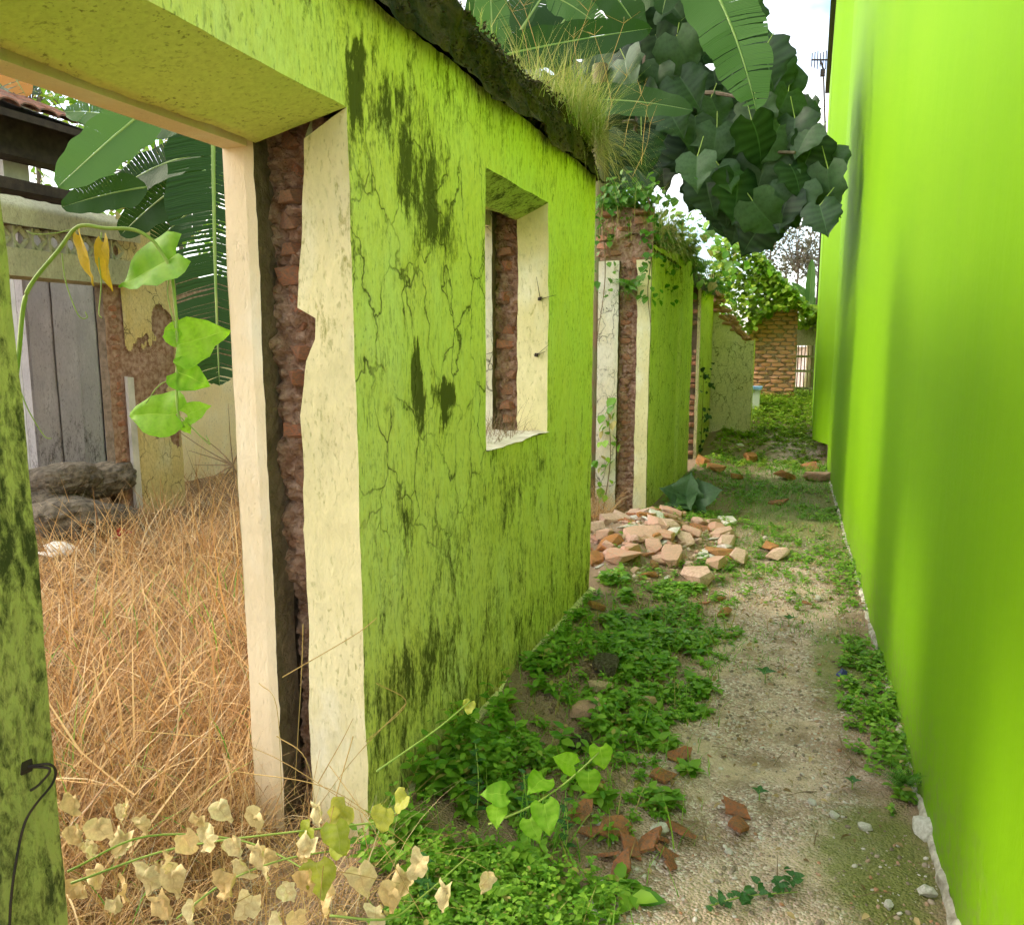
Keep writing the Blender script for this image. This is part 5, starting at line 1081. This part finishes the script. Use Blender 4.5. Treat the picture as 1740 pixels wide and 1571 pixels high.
# ------------------------------------------------------------------ the ruined house across the yard (face parallel to the alley)
XH = -5.2
def hp(x, y, v=XH): return on(x, y, 0, v)
yr = tag(empty('ruined_house_wall', (XH, 4.8, 0)), 'ruined yellow wall with vent-block lintel and dark doorway across the yard', 'wall')
a, b_ = hp(-60, 348), hp(207, 487); ya, yb = a.y, b_.y; zt_, zm1, zm2, zb_ = hp(150, 358).z, hp(150, 404).z, hp(150, 438).z, hp(207, 487).z
part('lintel_top', skin(lambda y, s: (XH + (.10 if s < .65 else .10 - .3 * (s - .65)), y, zm1 + s * (zt_ - zm1) + (.03 * fbm(y * 4, 0, 0, 4) if s > .9 else 0)), coords(ya, yb + .12, .05), coords(0, 1, .1)), M['concrete'], yr)
MB().box((XH - .25, ya, zm1), (XH + .02, yb + .12, zt_ - .03)).build('lintel_core', M['core'], yr)
MB().box((XH - .12, ya, zb_), (XH + .11, yb, zm2), .006).build('lintel_beam', M['concrete'], yr)
wv_ = (yb - ya) / 9
for i in range(9):                                        # pierced vent blocks
    y0 = ya + i * wv_; vb = MB(); zc = (zm1 + zm2) / 2; hz_ = (zm1 - zm2) / 2 - .003; t2 = .018
    for s1, s2 in ((1, 1), (1, -1), (-1, 1), (-1, -1)):
        yc = y0 + wv_ / 2; vb.tube([(XH + .03, yc + s1 * wv_ * .48, zc), (XH + .03, yc, zc + s2 * hz_)], t2, 6)
    vb.box((XH - .02, y0 + .002, zm2 + .001), (XH + .06, y0 + .02, zm1 - .001)); vb.build('vent_block', M['concrete'], yr)
y0, y1 = hp(187, 700).y, hp(300, 700).y; yj = hp(214, 700).y; ztop = hp(250, 375).z
def peel(y, z): return sstep(.0, .02, .22 * fbm(y * 3.1, z * 2.2, 3, 4) + .16 - abs(z - 1.28) * .42 )
part('yellow_face', skin(lambda y, z: (XH + .04, y, z + (.05 * fbm(y * 5, 0, 0, 4) if z > ztop - .05 else 0)), coords(yj, y1, .012), coords(.0, ztop, .012), lambda y, z: peel(y, z) > .5), M['yellow'], yr)
part('bare_mortar', skin(lambda y, z: (XH + .018 + .01 * fbm(y * 6, z * 6, 0, 4), y, z), coords(y0, y1 - .01, .04), coords(-.05, ztop - .03, .04)), M['mortar'], yr, False)
part('side_face', skin(lambda x, z: (x, y1, z), coords(XH - .25, XH + .04, .05), coords(-.05, ztop, .06)), M['yellow'], yr)
MB().box((XH - .10, y0 + .03, -.05), (XH + .005, y1 - .01, ztop - .06)).build('wall_core', M['core'], yr)
z = .05
while z < zb_ - .05:
    if rnd.random() < .6: brick((XH - .045, yj - .07, z), (.16, (yj - y0) * rnd.uniform(.4, .6), .066), yr, (rnd.uniform(-.08, .08), rnd.uniform(-.06, .06), rnd.uniform(-.1, .1))); z += .076
za, zb2 = .10, hp(213, 640).z
MB().box((XH + .042, yj - .03, za), (XH + .075, yj + .035, zb2), .006).build('plaster_strip', M['roofwhite'], yr)
MB().box((-6.5, ya, 2.62), (XH - .26, yb + .1, 2.70)).build('unseen_shade_slab', M['darkwood'], yr)  # added unseen slab that darkens the recess behind the lintel
bwl = tag(empty('boarded_wall', (-6.3, 4.6, 0)), 'grey stained vertical boards closing the dark room across the yard', 'wall')
e0 = hp(52, 600, -6.3).y; e1 = hp(232, 600, -6.3).y; k = 5
for i in range(k):
    c0, c1 = e0 + (e1 - e0) * i / k, e0 + (e1 - e0) * (i + 1) / k
    part('board', skin(lambda y, s: (-6.3 + .015 * (i % 2), y, s * 2.6), coords(c0 + .002, c1 - .002, .05), coords(0, 1, .04)), M['greywood'], bwl)
MB().box((-6.42, e0, 0), (-6.33, e1, 2.6)).build('backing', M['greywood'], bwl)
cwl = tag(empty('cream_wall', (-6.1, 7, 0)), 'sunlit cream wall behind the dry grass beside the hanging frond', 'wall')
c0, c1 = hp(290, 700, -6.0).y, hp(470, 700, -6.0).y
part('plaster_face', skin(lambda y, z: (-6.0, y, z), coords(c0, c1, .05), coords(0, hp(350, 625, -6.0).z, .04)), M['creamsunlit'], cwl)
part('upper_bare_wall', skin(lambda y, z: (-6.04 + .02 * fbm(y * 3, z * 3, 0, 4), y, z), coords(c0, c1, .05), coords(.9, hp(330, 470, -6.0).z, .05)), M['mortar'], cwl)
MB().box((-6.3, c0, 0), (-6.07, c1, hp(330, 480, -6.0).z)).build('wall_core', M['core'], cwl)
def boulder_mesh(seed):
    bm = bmesh.new(); bmesh.ops.create_icosphere(bm, subdivisions=4, radius=.5); S = Vector((seed * .37, seed * .11, 0))
    for v_ in bm.verts:
        q = v_.co.copy(); m_ = max(abs(q.x), abs(q.y), abs(q.z)); v_.co = (q * .75 + q / m_ * .125) * (1 + .16 * mn.noise(q * 2.2 + S) + .09 * mn.noise(q * 6 + S) + .05 * mn.noise(q * 15 + S)); v_.co.x *= 1.2; v_.co.y *= 1.25; v_.co.z *= .60
    me = bpy.data.meshes.new('boulder'); bm.to_mesh(me); bm.free(); return me
# boulders inside the doorway
for (x, y, s, dz, lab) in ((122, 893, .50, .0, 'large rough grey boulder in front of the dark doorway'), (105, 828, .44, .22, 'upper left boulder in the dark doorway pile'), (168, 828, .46, .2, 'brown upper right boulder in the doorway pile'), (90, 870, .40, .05, 'small dark boulder behind the large one'), (190, 890, .34, .0, 'dark boulder by the brick jamb across the yard')):
    p = hp(x, y, XH + .15 if dz == 0 else XH - .15); o = link('boulder', boulder_mesh(x), M['stone']); o.scale = (s,) * 3; o.location = (p.x, p.y, max(.18, p.z + .06)); o.rotation_euler = (.1, .1, x); tag(o, lab, 'boulder')
p = hp(105, 932, XH + .6); o = link('stone', CH['chalk'][1]); o.location = (p.x, p.y, p.z); o.scale = (.26, .16, .14); tag(o, 'white lumpy stone in the grass below the large boulder', 'stone')
p = hp(78, 940, XH + .6); o = link('stone', CH['slab'][1]); o.location = (p.x, p.y, p.z); o.scale = (.14, .1, .1); tag(o, 'small white chip left of the white lumpy stone', 'stone')
def HP(x, y, d, dz=0): q = hp(x, y, XH + d); return (q.x, q.y, q.z + dz)
scrap('red_cloth', [HP(190, 918, .5), HP(200, 902, .5, .03), HP(215, 903, .5, .02), HP(250, 915, .5), HP(300, 922, .5), HP(250, 925, .5, .02), HP(205, 920, .52)], M['red'], 'crumpled red plastic strip in the dry grass across the yard', 'scrap', .01)
# dry bush beside the cream wall
db = tag(empty('dry_bush', G(400, 800)), 'bare dry twiggy bush in front of the cream wall', 'bush'); b = MB()
c = A(396, 790, 6.2)
for (x, y) in ((388, 685), (410, 740), (340, 740), (330, 790), (420, 830), (370, 830), (320, 765), (395, 850), (410, 770), (355, 815), (300, 730)): b.tube(bez([c, A((396 + x) / 2 + rnd.uniform(-6, 6), (790 + y) / 2, 6.2), A(x, y, 6.15)], 5), .006, 4, .002)
b.build('twigs', M['twig'], db)

# tiled-roof house at the upper left
XR2 = -6.6
th = tag(empty('tiled_house', (XR2, 4.4, 0)), 'old house with a dark red clay tiled roof eave above the yard', 'house')
e0, e1 = hp(-60, 158, XR2), hp(163, 222, XR2); ze = (e0.z + e1.z) / 2; ylo, yhi = e0.y, e1.y
RT = MB()
tw = .19; tn = int((yhi - ylo) / tw) + 1; tme = []
for i in range(3):
    tb = MB(); N_ = 7; vv = []; ff = []
    for j in range(2):
        for k in range(N_):
            a_ = math.pi * k / (N_ - 1); vv += [(-j * .36, .5 * tw * 1.08 * math.cos(a_), .055 * math.sin(a_) + j * .13), (-j * .36, .5 * tw * .96 * math.cos(a_), .040 * math.sin(a_) + j * .13)]
    for k in range(N_ - 1):
        o1, o2 = 2 * k, 2 * (k + 1); B_ = 2 * N_; ff += [(o1, o2, o2 + B_, o1 + B_), (o1 + 1, o1 + 1 + B_, o2 + 1 + B_, o2 + 1), (o1, o1 + 1, o2 + 1, o2), (o1 + B_, o2 + B_, o2 + 1 + B_, o1 + 1 + B_)]
    m_ = mesh('roof_tile', vv, ff, False); m_.materials.append(M['roottile']); tme.append(m_)
for r_ in range(6):
    for i in range(tn):
        o = link('roof_tile', rnd.choice(tme), None, th); o.location = (XR2 + .25 - r_ * .31, ylo + i * tw + rnd.uniform(-.012, .012), ze - .06 + r_ * .115 + rnd.uniform(-.006, .008)); o.rotation_euler = (rnd.uniform(-.03, .03), rnd.uniform(-.03, .03), rnd.uniform(-.05, .05))
rb = MB(); rb.add([(XR2 + .22, ylo, ze - .10), (XR2 + .22, yhi, ze - .10), (XR2 - 1.9, yhi, ze + .66), (XR2 - 1.9, ylo, ze + .66), (XR2 + .22, ylo, ze - .16), (XR2 + .22, yhi, ze - .16), (XR2 - 1.9, yhi, ze + .60), (XR2 - 1.9, ylo, ze + .60)], ((0,1,2,3),(7,6,5,4),(0,4,5,1),(1,5,6,2),(2,6,7,3),(3,7,4,0))); rb.build('roof_deck', M['darkwood'], th)
zw = hp(60, 265, XR2).z
MB().box((XR2 - .35, ylo, hp(60, 268, XR2).z), (XR2 - .1, yhi + .04, hp(60, 205, XR2).z)).build('fascia_beam', M['darkwood'], th)
MB().box((XR2 - .5, hp(58, 320, XR2).y, 0), (XR2 - .36, hp(100, 320, XR2).y, zw + .1)).build('post', M['roofwhite'], th)
MB().box((XR2 - 1.9, ylo, 0), (XR2 - 1.75, yhi - .2, ze + .5)).build('back_wall', M['core'], th)

# overgrown thicket closing the yard far behind the ruin
n = 9000; a_ = U(0, 1, n); y = U(3.5, 16, n); x = -9.2 + rng.normal(0, .35, n) - .25 * np.sin(y * 1.7)
top_h = np.array([2.1 + .9 * mn.noise(Vector((b * .55, 2, 0))) + .4 * mn.noise(Vector((b * 1.9, 5, 0))) for b in y]); z = .05 + top_h * (1 - a_ ** 2)
put('thicket', [leaves(np.stack([x, y, z], -1), U(0, 6.28, n), U(-1.3, .5, n), U(-.8, .8, n), U(.10, .24, n), U(0, .8, n))], M['weed'], 'dark leafy thicket growing far behind the yard', 'thicket')
